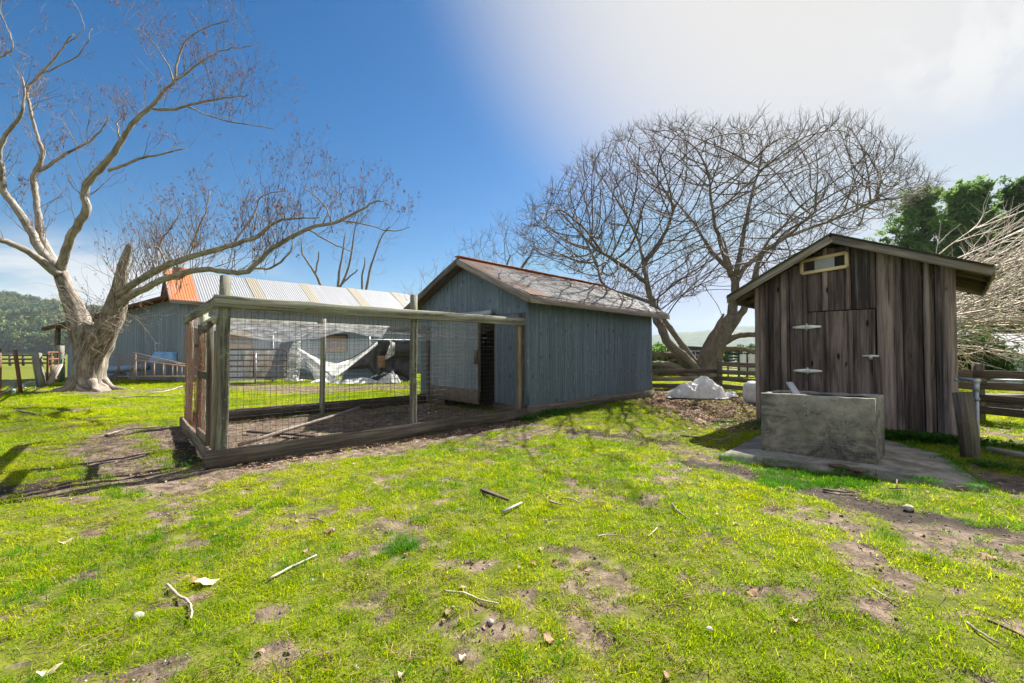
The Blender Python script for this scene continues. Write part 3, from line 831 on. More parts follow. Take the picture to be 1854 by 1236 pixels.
def board(x0, x1, zlo, zhi, o, th=.022, rnd=None):
    ta, tb = sorted((tpx(x0), tpx(x1))); n = 9; off = R.random() * 50; rr = R.random() if rnd is None else rnd
    rows = []; gcs = []
    zz = lambda t, f: zlo + (min(zhi, topz(t)) - zlo) * f
    bw = R.uniform(-.004, .004)
    gp = .004 if th > .021 else .001; ring = [(ta + gp, -.01), (ta + gp + .004, th), (tb - gp - .004, th), (tb - gp, -.01)]
    for i in range(n):
        f = i / (n - 1); row = []; g = []
        for (t, d) in ring:
            row.append(wp(t + (R.uniform(-.003, .003) if 0 < i < n - 1 else 0), zz(t, f), o + d + bw)[:]); g.append((zz(t, f) + off, t + off * .3, d + off * .7))
        rows.append(row); gcs.append(g)
    b.grid(rows, gcs, rr)
DT = 555   # door head line
dz = lambda px: zpx(px, np.interp(px, [1458, 1588], [568, 555]))
doorZ = .5 * (dz(1460) + dz(1586))
# left field, right field, over-door boards, battens
for x0, x1, rr in ((1368, 1392, .6), (1392, 1418, .35), (1418, 1431, .3), (1431, 1461, .5), (1588, 1628, .95), (1628, 1672, .35), (1672, 1694, .45), (1694, 1734, .5)):
    board(x0, x1, .03, 9, 0, rnd=rr)
for x0, x1, rr in ((1461, 1498, .4), (1498, 1543, .6), (1543, 1588, .3)): board(x0, x1, doorZ + .006, 9, 0, rnd=rr)
for x0, x1, rr in ((1368, 1376, .8), (1388, 1393, .3), (1415, 1426, .75), (1456, 1464, .5), (1622, 1636, .6), (1674, 1686, .75), (1706, 1734, .85)):
    board(x0, x1, .02, 9, .024, .032, rnd=rr)
for x0, x1, rr in ((1491, 1502, .85), (1533, 1541, .6), (1577, 1588, .4)): board(x0, x1, doorZ + .008, 9, .024, .032, rnd=rr)
b.build('wall', M['barnwood'], ws)
b = MB()
for x0, x1, rr in ((1463, 1500, .55), (1500, 1543, .8), (1543, 1586, .6)): board(x0, x1, .12, doorZ - .012, .012, rnd=rr)
for x0, x1, rr in ((1494, 1503, .5), (1537, 1546, .65), (1580, 1586, .6)): board(x0, x1, .12, doorZ - .014, .036, .028, rnd=rr)
wd = b.build('door', M['barnwood'], ws)
for py in (592, 671):
    h = MB()
    for sgn in (-1, 1):
        c0 = wp(tpx(1463), zpx(1463, py), .062); e0 = wp(tpx(1463 + sgn * 26), zpx(1463, py), .062)
        h.beam(c0, e0, .010, .082, seg=3, jit=0, taper=.35)
    h.beam(wp(tpx(1463), zpx(1463, py) - .06, .066), wp(tpx(1463), zpx(1463, py) + .06, .066), .03, .025)
    h.build('hinge', M['steelhinge'], wd)
h = MB(); zl = zpx(1575, 644)
h.beam(wp(tpx(1562), zl, .07), wp(tpx(1592), zl, .07), .018, .03); h.beam(wp(tpx(1577), zl - .06, .075), wp(tpx(1577), zl + .02, .075), .05, .03, up=tuple(FN))
h.build('latch', M['steelhinge'], wd)
h = MB(); h.beam(wp(tpx(1590), .06, .075), wp(tpx(1586), 1.28, .06), .085, .03, up=tuple(FN)); h.build('prop_board', M['barnwood'], ws)
# vent window with fresh frame
vx0, vx1 = tpx(1455), tpx(1537)
zb0, zb1, zt0, zt1 = zpx(1455, 496), zpx(1537, 483), zpx(1455, 474), zpx(1537, 458)
b = MB(); fr = .04
ca, cb, cc, cd = wp(vx0, zb0, .06), wp(vx1, zb1, .06), wp(vx1, zt1, .06), wp(vx0, zt0, .06)
b.beam(ca, cb, .05, .055); b.beam(cd, cc, .05, .055); b.beam(ca, cd, .055, .05, up=tuple(FN)); b.beam(cb, cc, .055, .05, up=tuple(FN))
vf = b.build('vent_frame', M['newwood'], ws)
b = MB(); b.grid([[ca + FN * -.012, cb + FN * -.012], [cd + FN * -.012, cc + FN * -.012]]); b.build('vent_backing', M['darkin'], vf)
b = MB(); l = lambda f, g: ca.lerp(cb, f).lerp(cd.lerp(cc, f), g) + FN * .003
b.grid([[l(.3, .05), l(.74, .05)], [l(.3, .95), l(.74, .95)]]); b.build('pane', M['glass'], vf)
# other walls (behind) and floor skirting
b = MB(); SDL = 2.6
for k in range(11):
    s0 = k * SDL / 11
    b.beam(wp(0, 0.03, -.03, s0 + .12), wp(0, zR, -.03, s0 + .12), .235, .025, up=tuple(SD.cross(Vector((0, 0, 1)))), rnd=R.random())
    b.beam(wp(WW, 0.03, -.03, s0 + .12), wp(WW, zL, -.03, s0 + .12), .235, .025, up=tuple(SD.cross(Vector((0, 0, 1)))), rnd=R.random())
for k in range(11):
    t0 = (k + .5) * WW / 11; b.beam(wp(t0, .03, 0, SDL), wp(t0, topz(t0) - .02, 0, SDL), .02, WW / 11 - .004, up=tuple(FD), rnd=R.random())
b.build('wall', M['barnwood'], ws)
b = MB(); b.grid([[wp(.05, .02, -.06), wp(WW - .05, .02, -.06)], [wp(.05, zR - .1, -.06), wp(WW - .05, zL - .1, -.06)]]); b.build('interior_shade', M['darkin'], ws)  # near-black sheet behind the boards paints the shade inside
# roof with fascia, skip sheathing and mossy sheets
OF, OR_, OL = .28, .40, .44
sR = (zP - zR) / tP; sL = (zP - zL) / (WW - tP)
eR = lambda o, s=0: wp(-OR_, zR - sR * OR_ + .05, o, s); eL = lambda o, s=0: wp(WW + OL, zL - sL * OL + .05, o, s); pk = lambda o, s=0: wp(tP, zP + .05, o, s)
each('fascia', M['fasciawood'], ws, (eR(OF), pk(OF), .04, .14), (eL(OF), pk(OF), .04, .14), (eR(0, SDL + .3), pk(0, SDL + .3), .04, .14), (eL(0, SDL + .3), pk(0, SDL + .3), .04, .14))
up1 = Vector((0, 0, .072))
b = MB()
for e in (eR, eL):
    A = [[(e(OF + .05).lerp(pk(OF + .05), j / 6) + up1 + SD * 0)[:] for j in range(7)], [(e(0, SDL + .35).lerp(pk(0, SDL + .35), j / 6) + up1)[:] for j in range(7)]]
    A = [[tuple(np.array(A[0][j]) * (1 - i / 8) + np.array(A[1][j]) * i / 8 + np.array([0, 0, R.uniform(-.004, .004)])) for j in range(7)] for i in range(9)]
    b.grid(A)
b.build('roof', plain('mossy roof felt', (.035, .036, .03), (.075, .08, .05), 7, .95, .5, .02), ws, solid=.028)
b = MB()
for e in (eR, eL):
    for k in range(7):
        f = .02 + k * .15; o0 = e(OF - .03).lerp(pk(OF - .03), f); o1 = e(0, SDL + .28).lerp(pk(0, SDL + .28), f)
        each('sheathing_board', M['fence_wood'], ws, (o0 + up1 * .62, o1 + up1 * .62, .1, .02))
    for k in range(5):
        s = -OF + .5 + k * .6; each('rafter', M['fence_wood'], ws, (e(0, s) + up1 * .1, pk(0, s) + up1 * .1, .04, .08))
each('fascia', M['fasciawood'], ws, (eR(OF), eR(0, SDL + .3), .035, .13), (eL(OF), eL(0, SDL + .3), .035, .13))


# ------------------------------------------------------------------ concrete trough
T0 = Vector((4.235, 5.27, 0.02)); tl = Vector((-0.74, 0.672, 0)).normalized(); tn = Vector((.72, .694, 0)).normalized(); TL, TD, TH, TT = 1.2, .74, .79, .07
def trough():
    b = MB()
    def q(a, c, z): return T0 + tl * a + tn * c + Vector((0, 0, z))
    def wall(a0, a1, c0, c1, z0, z1):
        n = 14; ch = .012
        pts = []
        m_ = q((a0 + a1) / 2, (c0 + c1) / 2, 0)
        L_, D_ = a1 - a0, c1 - c0
        if L_ > D_: b.beam(q(a0, (c0 + c1) / 2, (z0 + z1) / 2), q(a1, (c0 + c1) / 2, (z0 + z1) / 2), D_, z1 - z0, seg=14, jit=.005, ch=.02, rnd=.5)
        else: b.beam(q((a0 + a1) / 2, c0, (z0 + z1) / 2), q((a0 + a1) / 2, c1, (z0 + z1) / 2), L_, z1 - z0, seg=4, jit=.0015, ch=ch, rnd=.5)
    wall(0, TL, 0, TT, 0, TH); wall(0, TL, TD - TT, TD, 0, TH - .002)
    wall(0.003, TT, TT, TD - TT, 0, TH - .003); wall(TL - TT, TL - .003, TT, TD - TT, 0, TH - .003)
    b.beam(q(TT, TD / 2, .1), q(TL - TT, TD / 2, .1), TD - 2 * TT, .1, seg=1, jit=0, rnd=.5)
    return b
tr = thing('concrete_trough', 'stained rectangular concrete water trough in front of the wooden shed', 'trough', T0)
trough().build('basin', M['trough'], tr)
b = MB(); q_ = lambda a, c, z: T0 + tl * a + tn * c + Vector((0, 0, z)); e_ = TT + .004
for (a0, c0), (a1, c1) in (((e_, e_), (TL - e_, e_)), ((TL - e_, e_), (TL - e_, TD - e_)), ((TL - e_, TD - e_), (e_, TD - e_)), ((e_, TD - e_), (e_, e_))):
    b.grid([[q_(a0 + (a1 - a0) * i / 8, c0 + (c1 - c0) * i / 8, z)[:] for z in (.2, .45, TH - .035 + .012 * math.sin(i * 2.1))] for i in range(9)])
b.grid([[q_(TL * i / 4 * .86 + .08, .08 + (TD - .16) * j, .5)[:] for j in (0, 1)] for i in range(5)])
b.build('shade_lining', plain('painted trough shade', (.012, .013, .012), (.03, .032, .026), 7, .6), tr)  # dark sheets paint the shade on the basin's inner faces
for z, r in ((.53, .009), (.69, .007)):
    b = MB(); c = T0 + tl * .68 - tn * .001 + Vector((0, 0, z)); b.tube([c, c + tn * -.006], r, 8); b.build('drain_hole', M['darkin'], tr)
solo('float_board', 'short pale board sticking up out of the trough rim', 'board', 'palewood', lambda b: b.beam(T0 + tl * .78 + tn * .18 + Vector((0, 0, .70)), T0 + tl * .99 + tn * .5 + Vector((0, 0, .91)), .09, .03))
solo('rusty_sheet', 'flaking rusty sheet iron lying on the slab under the trough', 'scrap iron', 'rust', lambda b: [b.grid([[tuple(G(1500 + 62 * i / 6, 840 + 13 * i / 6 + 4 * j + R.uniform(-1.5, 1.5), .05)[:2]) + (.06 + R.uniform(0, .015),) for j in range(2)] for i in range(7)])], solid=.006)
solo('rebar_stake', 'thin rusty L shaped bar standing at the slab edge', 'iron bar', 'rust', lambda b: (b.tube([G(1624, 884, .05), G(1624, 868, .09) * 1 + Vector((0, 0, 0))], .006, 6), b.tube([G(1610, 884, .055), G(1640, 884, .055)], .006, 6)))
solo('rusty_pin', 'short upright rusty pin on the slab by the trough corner', 'iron pin', 'rust', lambda b: b.tube([G(1586, 862, .04), Vector((G(1586, 862, .04).x, G(1586, 862, .04).y, .11))], .006, 6))

# post with standpipe
pb = G(1768, 832)
solo('wood_post', 'short thick leaning wooden post beside the standpipe', 'post', 'pen_dark', lambda b: b.beam(pb + Vector((-.02, .03, -.1)), pb + Vector((-.08, .08, .84)), .20, .13, up=(.3, -1, 0), ch=.02, jit=.006))
sp = thing('standpipe', 'bluish galvanised water pipe with a top arm beside the leaning post', 'pipe', pb + Vector((.07, .05, 0)))
b = MB(); p0 = pb + Vector((.07, .05, -.1)); p1 = P(1768, 690, 5.85)
b.tube([p0, p1], .022, 10); b.tube([p1.lerp(p0, .12), p1.lerp(p0, .02)], .03, 10); b.tube([p1.lerp(p0, .2), p1.lerp(p0, .23)], .032, 10); b.build('riser', M['galvpipe'], sp, True)
b = MB(); p2 = P(1733, 684, 6.1); b.tube([p1 + Vector((.03, -.02, .01)), p2], .02, 10); b.tube([p1 - Vector((0, 0, .03)), p1 + Vector((0, 0, .035))], .033, 10); b.tube([p2, p2 + Vector((-.02, 0, -.04))], .026, 10); b.build('arm', M['galvpipe'], sp, True)
solo('ground_timber', 'grey timber lying on the grass beyond the standpipe', 'timber', 'stick', lambda b: b.beam(G(1788, 818) + Vector((0, 0, .04)), G(1900, 836) + Vector((0, 0, .03)), .09, .06))


# ------------------------------------------------------------------ barn behind, with its lean-to
UB = Vector((.735, .678, 0)).normalized(); VB = Vector((-UB.y, UB.x, 0)); A0 = Vector((-15.3, 20.6, 0)); BL, BW = 17.0, 5.2
def ba(a, c, z=0.0): return A0 + UB * a + VB * c + Vector((0, 0, z))
BE, BP = 3.86, 5.40
barn = thing('barn', 'long grey corrugated barn with streaked roof behind the wire pen', 'barn', A0)
b = MB(); corr(b, ba(0, 0), UB, (0, 0, 1), BL, lambda s: .05, lambda s: BE, pitch=.15, amp=.012, sub=5, rows=3, sheet=.9, seed=11); b.build('wall', M['barnwall'], barn, True)
b = MB(); gb_ = lambda s: BE + (BP - BE) * (1 - abs(s - BW / 2) / (BW / 2))
corr(b, ba(0, BW), -VB, (0, 0, 1), BW, lambda s: .05, gb_, pitch=.15, amp=.012, sub=5, rows=3, seed=12); b.build('end_wall', M['barnwall'], barn, True); b = MB(); corr(b, ba(BL, 0), VB, (0, 0, 1), BW, lambda s: .05, gb_, pitch=.15, sub=4, rows=3, seed=13)
b.build('end_wall', M['barnwall'], barn, True)
for s0, s1, z0, z1 in ((1.7, 3.06, 1.5, 2.42), (6.68, 7.87, 1.36, 2.36)):
    b = MB()
    b.beam(ba(s0, -.05, z0), ba(s1, -.05, z0), .07, .09); b.beam(ba(s0, -.05, z1), ba(s1, -.05, z1), .07, .09)
    b.beam(ba(s0, -.05, z0), ba(s0, -.05, z1), .09, .07); b.beam(ba(s1, -.05, z0), ba(s1, -.05, z1), .09, .07)
    wf = b.build('window', M['pen_dark'], barn)
    b = MB(); k = 4
    for i in range(k): b.beam(ba(s0 + .06, -.03, z0 + .05 + (i + .5) * (z1 - z0 - .1) / k), ba(s1 - .06, -.03, z0 + .05 + (i + .5) * (z1 - z0 - .1) / k), .02, (z1 - z0 - .1) / k - .012)
    b.build('shutter_boards', M['ply'], wf)
# roof slope toward the camera: grey sheets, tan skylight strips, one rusted end
sb = (BP - BE) / (BW / 2)
def roofpart(s0, s1, m, nm, sd, lift=0.0, side=0):
    e = ba(s0, -.35, BE - sb * .35 + .06 + lift) if side == 0 else ba(s1, BW + .35, BE - sb * .35 + .06)
    r = ba(s0, BW / 2, BP + .06 + lift) if side == 0 else ba(s1, BW / 2, BP + .06); up = r - e; L = up.length
    b = MB(); corr(b, e, UB if side == 0 else -UB, up, s1 - s0, lambda s: 0, lambda s: L, pitch=.11, amp=.009, sub=5, rows=5, sheet=.8, seed=sd); return b.build(nm, m, barn, True)
roofpart(-.3, BL + .3, M['barnroof'], 'roof', 14); roofpart(-.3, BL + .3, M['barnroof'], 'roof', 15, side=1)
roofpart(-.35, .75, M['rustroof'], 'rusty_sheet', 16, .02)
for k, s in enumerate((3.2, 6.0, 8.9, 11.9)): roofpart(s, s + .55, M['tan'], 'skylight_strip', 17 + k, .02)
each('fascia', M['fasciawood'], barn, (ba(-.35, -.37, BE - sb * .37), ba(BL, -.37, BE - sb * .37), .04, .16), (ba(-.35, -.37, BE - sb * .37), ba(-.35, BW / 2, BP), .04, .14))
b = MB(); b.box(ba(.25, 1.9, BP - .05), .5, .5, .35, .75); b.build('roof_vent', M['rustroof'], barn)
# lean-to running left, its monopitch roof dropping to the west
LA = Vector((-15.5, 21.0, 0)); LB_ = Vector((-22.6, 22.9, 0)); ld = (LB_ - LA).normalized(); LL = (LB_ - LA).length; lnrm = Vector((-ld.y, ld.x, 0)); lnrm = lnrm if lnrm.y > 0 else -lnrm
ltop = lambda s: 3.92 - (3.92 - 2.72) * s / LL
b = MB(); corr(b, LB_, -ld, (0, 0, 1), LL, lambda s: .05, lambda s: ltop(LL - s), pitch=.15, amp=.014, sub=5, rows=3, seed=22); corr(b, LB_ + lnrm * 4, -lnrm, (0, 0, 1), 4, lambda s: .05, lambda s: ltop(LL), pitch=.15, sub=4, rows=3, seed=23)
b.build('lean_to_wall', M['barnwall'], barn, True)
b = MB(); e0 = LA + ld * (LL + 1.1) - lnrm * .45 + Vector((0, 0, 2.60)); r0 = LA - lnrm * .45 + Vector((0, 0, 4.05)); up = r0 - e0
corr(b, e0, lnrm, up, 5.2, lambda s: 0, lambda s: up.length, pitch=.15, amp=.014, sub=5, rows=6, seed=24); b.build('lean_to_roof', M['rustroof'], barn, True)
rbm = plain('rust brown boards', (.07, .03, .02), (.13, .06, .04), 5, .9)
each('fascia', rbm, barn, (e0 + Vector((0, 0, -.07)), r0 + Vector((0, 0, -.07)), .04, .16))
for k in range(5): each('rafter', rbm, barn, (e0 + lnrm * (k * 1.1 + .1) + Vector((0, 0, -.09)), r0 + lnrm * (k * 1.1 + .1) + Vector((0, 0, -.09)), .05, .12))
b = MB(); b.beam(LB_ + ld * .75, LB_ + ld * .75 + Vector((0, 0, 2.6)), .16, .16, up=(0, 1, 0)); b.build('corner_post', M['pen_dark'], barn)


# ------------------------------------------------------------------ yard clutter behind the pen
cl0, cl1 = P(396, 690, 19.9), P(748, 690, 22.8); cl0.z = cl1.z = 0
cf = thing('chain_link_fence', 'silvery chain link fence with pipe top rail along the barn wall', 'fence', cl0)
d = (cl1 - cl0); CLn = d.length; d.normalize(); CH = 1.98
for k, px in enumerate((400, 475, 552, 638, 742)):
    s = CLn * k / 4; p = cl0 + d * s; b = MB(); b.tube([p - Vector((0, 0, .1)), p + Vector((0, 0, CH + .15))], .035, 8); b.build('post', M['galvpipe'], cf, True)
b = MB(); b.tube([cl0 + Vector((0, 0, CH)), cl1 + Vector((0, 0, CH))], .03, 8); b.build('top_rail', M['galvpipe'], cf, True)
b = MB(); H = []
for sgn in (1, -1):
    for s in np.arange(-CH, CLn, .11):
        a0 = max(0, s) if sgn > 0 else max(0, s); 
        s0, s1 = s, s + CH
        z0, z1 = (0, CH) if sgn > 0 else (CH, 0)
        f0 = max(0, (0 - s0) / CH); f1 = min(1, (CLn - s0) / CH)
        if f1 <= f0: continue
        H.append([[*(cl0 + d * (s0 + CH * f))[:2], z0 + (z1 - z0) * f] for f in (f0, (f0 + f1) / 2, f1)])
H = np.array(H); b.strips(H, np.full(H.shape[:2], .006), 3); b.build('wire_mesh', M['galvpipe'], cf)

def pipegate(name, label, p0, p1, zb, zt, bars, r, m, verts, group=None):
    t = thing(name, label, 'gate', p0, group); d = (p1 - p0); L = d.length; d.normalize(); z = Vector((0, 0, 1))
    b = MB(); c = .14; pr = [p0 + z * zb, p0 + z * (zt - c)]
    for a in np.linspace(0, math.pi / 2, 6)[1:]: pr.append(p0 + d * (c - c * math.cos(a)) + z * (zt - c + c * math.sin(a)))
    pr.append(p1 - d * c + z * zt)
    for a in np.linspace(0, math.pi / 2, 6)[1:]: pr.append(p1 - d * (c - c * math.sin(a)) + z * (zt - c + c * math.cos(a)))
    pr += [p1 + z * zb, p0 + z * zb]; b.tube(pr, r, 8); b.build('frame', m, t, True)
    for k in range(bars):
        zz = zb + (zt - zb) * (k + 1) / (bars + 1); b = MB(); b.tube([p0 + z * zz, p1 + z * zz], r * .85, 7); b.build('bar', m, t, True)
    for f in verts: b = MB(); b.tube([p0 + d * L * f + z * zb, p0 + d * L * f + z * zt], r * .85, 7); b.build('upright', m, t, True)
    return t
g0, g1 = P(398, 690, 19.3), P(519, 690, 19.6); g0.z = g1.z = 0
pipegate('pipe_gate', 'rusty tubular farm gate standing before the chain link fence', g0, g1, .28, 1.48, 4, .03, M['rust'], (.5,))
solo('pipe_stake', 'pale steel stake standing in front of the rusty gate by the barn', 'stake', 'galvpipe', lambda b: b.tube([P(462, 696, 19.2), P(463, 640, 19.2)], .035, 8))
def leansheet(p00, p10, p01, p11, pitch, amp, nb=3, sub=5):
    def f(b):
        L = (Vector(p10) - Vector(p00)).length; cols = int(L / pitch * sub); S = np.linspace(0, 1, cols + 1)
        n = (Vector(p10) - Vector(p00)).cross(Vector(p01) - Vector(p00)).normalized()
        pts = [[(Vector(p00).lerp(Vector(p10), s).lerp(Vector(p01).lerp(Vector(p11), s), t) + n * amp * math.sin(2 * math.pi * s * L / pitch))[:] for t in np.linspace(0, 1, nb)] for s in S]
        b.grid(pts, [[(t, s * L, 0) for t in np.linspace(0, 1, nb)] for s in S])
    return f
solo('leaning_sheet', 'tall narrow corrugated sheet leaning diagonally behind the rusty gate', 'metal sheet', 'barnwall', leansheet(P(478, 688, 20.0), P(500, 688, 20.2), P(517, 599, 20.6), P(540, 599, 20.8), .16, .02), smooth=True)
solo('corrugated_sheet', 'short grey corrugated sheet propped upright left of the hanging tarp', 'metal sheet', 'galv', leansheet(P(541, 686, 21.0), P(548, 648, 21.3), P(573, 688, 21.2), P(565, 650, 21.4), .11, .016), 'corrugated sheets by the tarp', True)
solo('corrugated_sheet', 'wide low corrugated sheet lying behind the middle back post of the pen', 'metal sheet', 'galv', leansheet(P(617, 692, 21.3), P(625, 666, 21.6), P(676, 693, 21.8), P(676, 668, 22.0), .11, .016), 'corrugated sheets by the tarp', True)
def tarpmat():
    m, t, b = mat('white woven tarp', .55, .3); pos = t.add('ShaderNodeNewGeometry').outputs['Position']
    c = t.mix(t.step(t.noise(pos, 3, 5, .65, .4), .4, .7), (.82, .83, .84), (.62, .62, .62)); t.set(b.inputs['Base Color'], c)
    t.set(b.inputs['Normal'], t.bump(t.noise(pos, 5, 5, .6, .5), .5, .04))
    tr = t.n.new('ShaderNodeBsdfTranslucent'); t.set(tr.inputs[0], c); mx = t.n.new('ShaderNodeMixShader'); mx.inputs[0].default_value = .4
    t.l.new(b.outputs[0], mx.inputs[1]); t.l.new(tr.outputs[0], mx.inputs[2]); t.l.new(mx.outputs[0], m.node_tree.nodes['Material Output'].inputs[0]); return m
M['tarp'] = tarpmat()
def sheet(px, depth, wob=.06, seed=0, nb=10):
    """cloth hung between a top and a bottom pixel line, with folds in depth"""
    top, bot = px
    def f(b):
        n = 26; pts = []
        tx = np.array([p[0] for p in top]); ty = np.array([p[1] for p in top]); bx = np.array([p[0] for p in bot]); by = np.array([p[1] for p in bot])
        for i in range(n):
            s = i / (n - 1); k = s * (len(top) - 1); a = (np.interp(k, range(len(top)), tx), np.interp(k, range(len(top)), ty)); k2 = s * (len(bot) - 1)
            c = (np.interp(k2, range(len(bot)), bx), np.interp(k2, range(len(bot)), by)); row = []
            for j in range(nb):
                t = j / (nb - 1); dd = depth + wob * 6 * (float(vn(np.array([s * 7 + seed]), np.array([t * 4 + seed]), seed)[0]) - .5)
                row.append(P(a[0] + (c[0] - a[0]) * t, a[1] + (c[1] - a[1]) * t, dd)[:])
            pts.append(row)
        b.grid(pts)
    return f
solo('white_tarp', 'white tarpaulin hanging in a deep swag between fence posts behind the pen', 'tarp', 'tarp', sheet(([(538, 628), (560, 641), (585, 653), (610, 658), (640, 648), (665, 632), (684, 617)], [(546, 640), (562, 668), (572, 693), (596, 691), (624, 672), (656, 646), (684, 624)]), 20.6, .05, 3), smooth=True)
solo('black_tarp', 'torn black plastic sheet hung on the fence behind the middle front post', 'tarp', 'black', sheet(([(684, 617), (700, 616), (715, 617), (735, 616), (750, 616)], [(676, 690), (695, 672), (712, 680), (735, 692), (752, 690)]), 21.0, .08, 4), smooth=True, solid=.01)
solo('dark_tarp', 'black tarpaulin filling the gap under the white swag tarp', 'tarp', 'black', sheet(([(612, 656), (640, 646), (665, 630), (684, 616)], [(617, 668), (645, 667), (668, 667), (684, 690)]), 21.35, .05, 6), smooth=True, solid=.01)
solo('torn_flap', 'small white torn tarp flap on the right edge of the black sheet', 'tarp', 'tarp', sheet(([(708, 618), (716, 620)], [(694, 654), (714, 642)]), 20.8, .03, 7), smooth=True)
solo('plastic_sheet', 'whitish plastic sheet standing behind the bars of the rusty gate', 'panel', 'dirtywhite', sheet(([(441, 634), (470, 636), (498, 634)], [(440, 680), (470, 684), (486, 682)]), 20.2, .03, 8), smooth=True, solid=.015)
solo('wire_roll', 'pale tangled roll of wire netting beside the hanging white tarp', 'wire roll', 'dirtywhite', lambda b: b.strips(*(lambda T: (T, np.full(T.shape[:2], .012)))(np.array([[(lambda a, rr, h: (P(530 + 14 * math.cos(a) * rr, 655 - h, 21.1) + Vector((0, .25 * math.sin(a) * rr, 0)))[:])(2 * math.pi * j / 8 + ph, R.uniform(.7, 1.2), hh + R.uniform(-6, 6)) for j in range(7)] for ph, hh in [(R.uniform(0, 6), R.uniform(-30, 32)) for _ in range(60)]]))))
def crumple(cx, cy, lx, ly, h, seed, rz=0, n=26):
    def f(b):
        pts = []
        for i in range(n):
            row = []
            for j in range(n):
                u_ = -1 + 2 * i / (n - 1); v_ = -1 + 2 * j / (n - 1); r = math.hypot(u_, v_)
                ed = 1 + .35 * (float(fbm(np.array([math.atan2(v_, u_) * 1.6 + seed]), np.array([seed * 1.3]), 7)[0]) - .5) * 2
                x = u_ * math.sqrt(max(0, 1 - v_ * v_ / 2)) * lx * ed; y = v_ * math.sqrt(max(0, 1 - u_ * u_ / 2)) * ly * ed
                rr = min(1, r)
                f_ = lambda k, o: float(fbm(np.array([u_ * k + seed + o]), np.array([v_ * k - o]), 15, 3)[0])
                wx, wy_ = f_(1.3, 3) - .5, f_(1.3, 9) - .5
                rid = 1 - abs(2 * float(fbm(np.array([(u_ + wx) * 2.0 + seed]), np.array([(v_ + wy_) * 2.0]), 15, 2)[0]) - 1) * 1.3
                rid2 = 1 - abs(2 * float(fbm(np.array([(u_ + wx) * 5 + seed]), np.array([(v_ + wy_ * 2) * 3.4]), 19, 2)[0]) - 1) * 1.3
                z = h * (max(0, (1 - rr ** 1.6)) ** .8) * (.22 + .58 * rid + .38 * rid2) * (1.0 + .35 * u_ * (1 - rr)) + .03 * rid2 * min(1, h * 4) + .012
                c, s_ = math.cos(rz), math.sin(rz)
                row.append((cx + x * c - y * s_, cy + x * s_ + y * c, max(.012, z)))
            pts.append(row)
        b.grid(pts)
    return f
for px, py, lx, ly, h, m, lb in ((590, 693, .62, .35, .2, 'white', 'crumpled white plastic sheet on the ground below the swag tarp'), (648, 694, 1.0, .35, .22, 'dirtywhite', 'long crumpled white sheet on the ground right of the middle back post'), (700, 692, .9, .4, .4, 'black', 'heap of black plastic with pale edges at the foot of the black sheet'), (531, 690, .35, .25, .25, 'dirtywhite', 'small white plastic bundle at the end of the rusty gate')):
    p = G(px, py); solo('plastic_heap', lb, 'plastic sheet', m, crumple(p.x, p.y, lx, ly, h, px * .01, .4), 'crumpled plastic by the fence', True)
for px, py, lx_, ly_, h_, lb in ((712, 692, .5, .3, .5, 'tall crumpled silvery plastic bundle on the right of the black heap'), (688, 690, .4, .25, .35, 'small crumpled silvery plastic bundle on the left of the black heap')):
    p = G(px, py); solo('plastic_heap', lb, 'plastic sheet', 'tarp', crumple(p.x, p.y - .5, lx_, ly_, h_, px * .03, .4, 40), 'crumpled plastic by the fence', True)
solo('brown_box', 'small brown wooden box behind the torn black sheet', 'box', 'ply', lambda b: b.box(P(690, 655, 20.75), .3, .3, .55, .5))

# left side: rack, tub, black plastic, pipes
def rack(px0, lift, Y0, Y1, label):
    t = thing('steel_rack', label, 'rack', G(px0, 690), 'rusty racks in front of the lean-to')
    def q(f, g):   # f along, g 0 bottom..1 top
        xb = px0 - 32 + lift + (345 - px0) * f; top = np.interp(f, [0, 1], [651, 666]); bot = 681 + lift * .05
        return P(px0 + (362 - px0) * f, top + (bot - top) * (1 - g), Y0 + (Y1 - Y0) * f)
    r = .022
    for g in (0, 1): b = MB(); b.tube([q(-.02, g), q(1, g)], r, 6); b.build('rail', M['rack'], t, True)
    for k in range(8): b = MB(); b.tube([q(k / 7, 0), q(k / 7, 1)], r, 6); b.build('rung', M['rack'], t, True)
    b = MB(); b.tube([P(px0 - (6 if lift else 10), 638, Y0), q(.93, 1) + Vector((0, 0, .05))], r, 6); b.build('brace', M['rack'], t, True)
    b = MB(); b.tube([P(px0, 640, Y0), P(px0 - 5, 691, Y0)], r * 1.1, 6); b.build('leg', M['rack'], t, True)
M['rack'] = galv('pale rusted steel', (.36, .28, .24), (.24, .13, .09), .8, .0, spots=.2, rust=.7, rustlo=.56, rustcol=(.13, .045, .02))
rack(216, 0, 19.6, 20.0, 'ladder like rusty steel rack standing further back against the lean-to')
rack(246, 1, 18.9, 19.2, 'ladder like rusty steel rack nearest the pen in front of the lean-to')
def tub(b):
    c = P(297, 646, 20.35); lx, ly, h = .56, .28, .46; rows = []
    for k, (s, z) in enumerate(((.72, .5), (.78, .48), (.8, .3), (.93, -.3), (.95, -.38), (1.04, -.4), (1.04, -.5), (.9, -.5))):
        ring = []
        for j in range(29):
            a = 2 * math.pi * j / 28; ca, sa = math.cos(a), math.sin(a); p = 4
            rr = (abs(ca) ** p + abs(sa) ** p) ** (-1 / p); x, y = ca * rr * lx * s, sa * rr * ly * s
            ring.append((c.x + x + .04 * z, c.y + y + z * .15, c.z + h * z - .02 * x))
        rows.append(ring)
    b.grid(rows)
    b.push(rows[0][:28], [list(range(28))], [(0, 0, 0)] * 28, .5)
solo('plastic_tub', 'upturned light blue plastic tub leaning against the lean-to wall', 'tub', 'blue', tub, smooth=False)
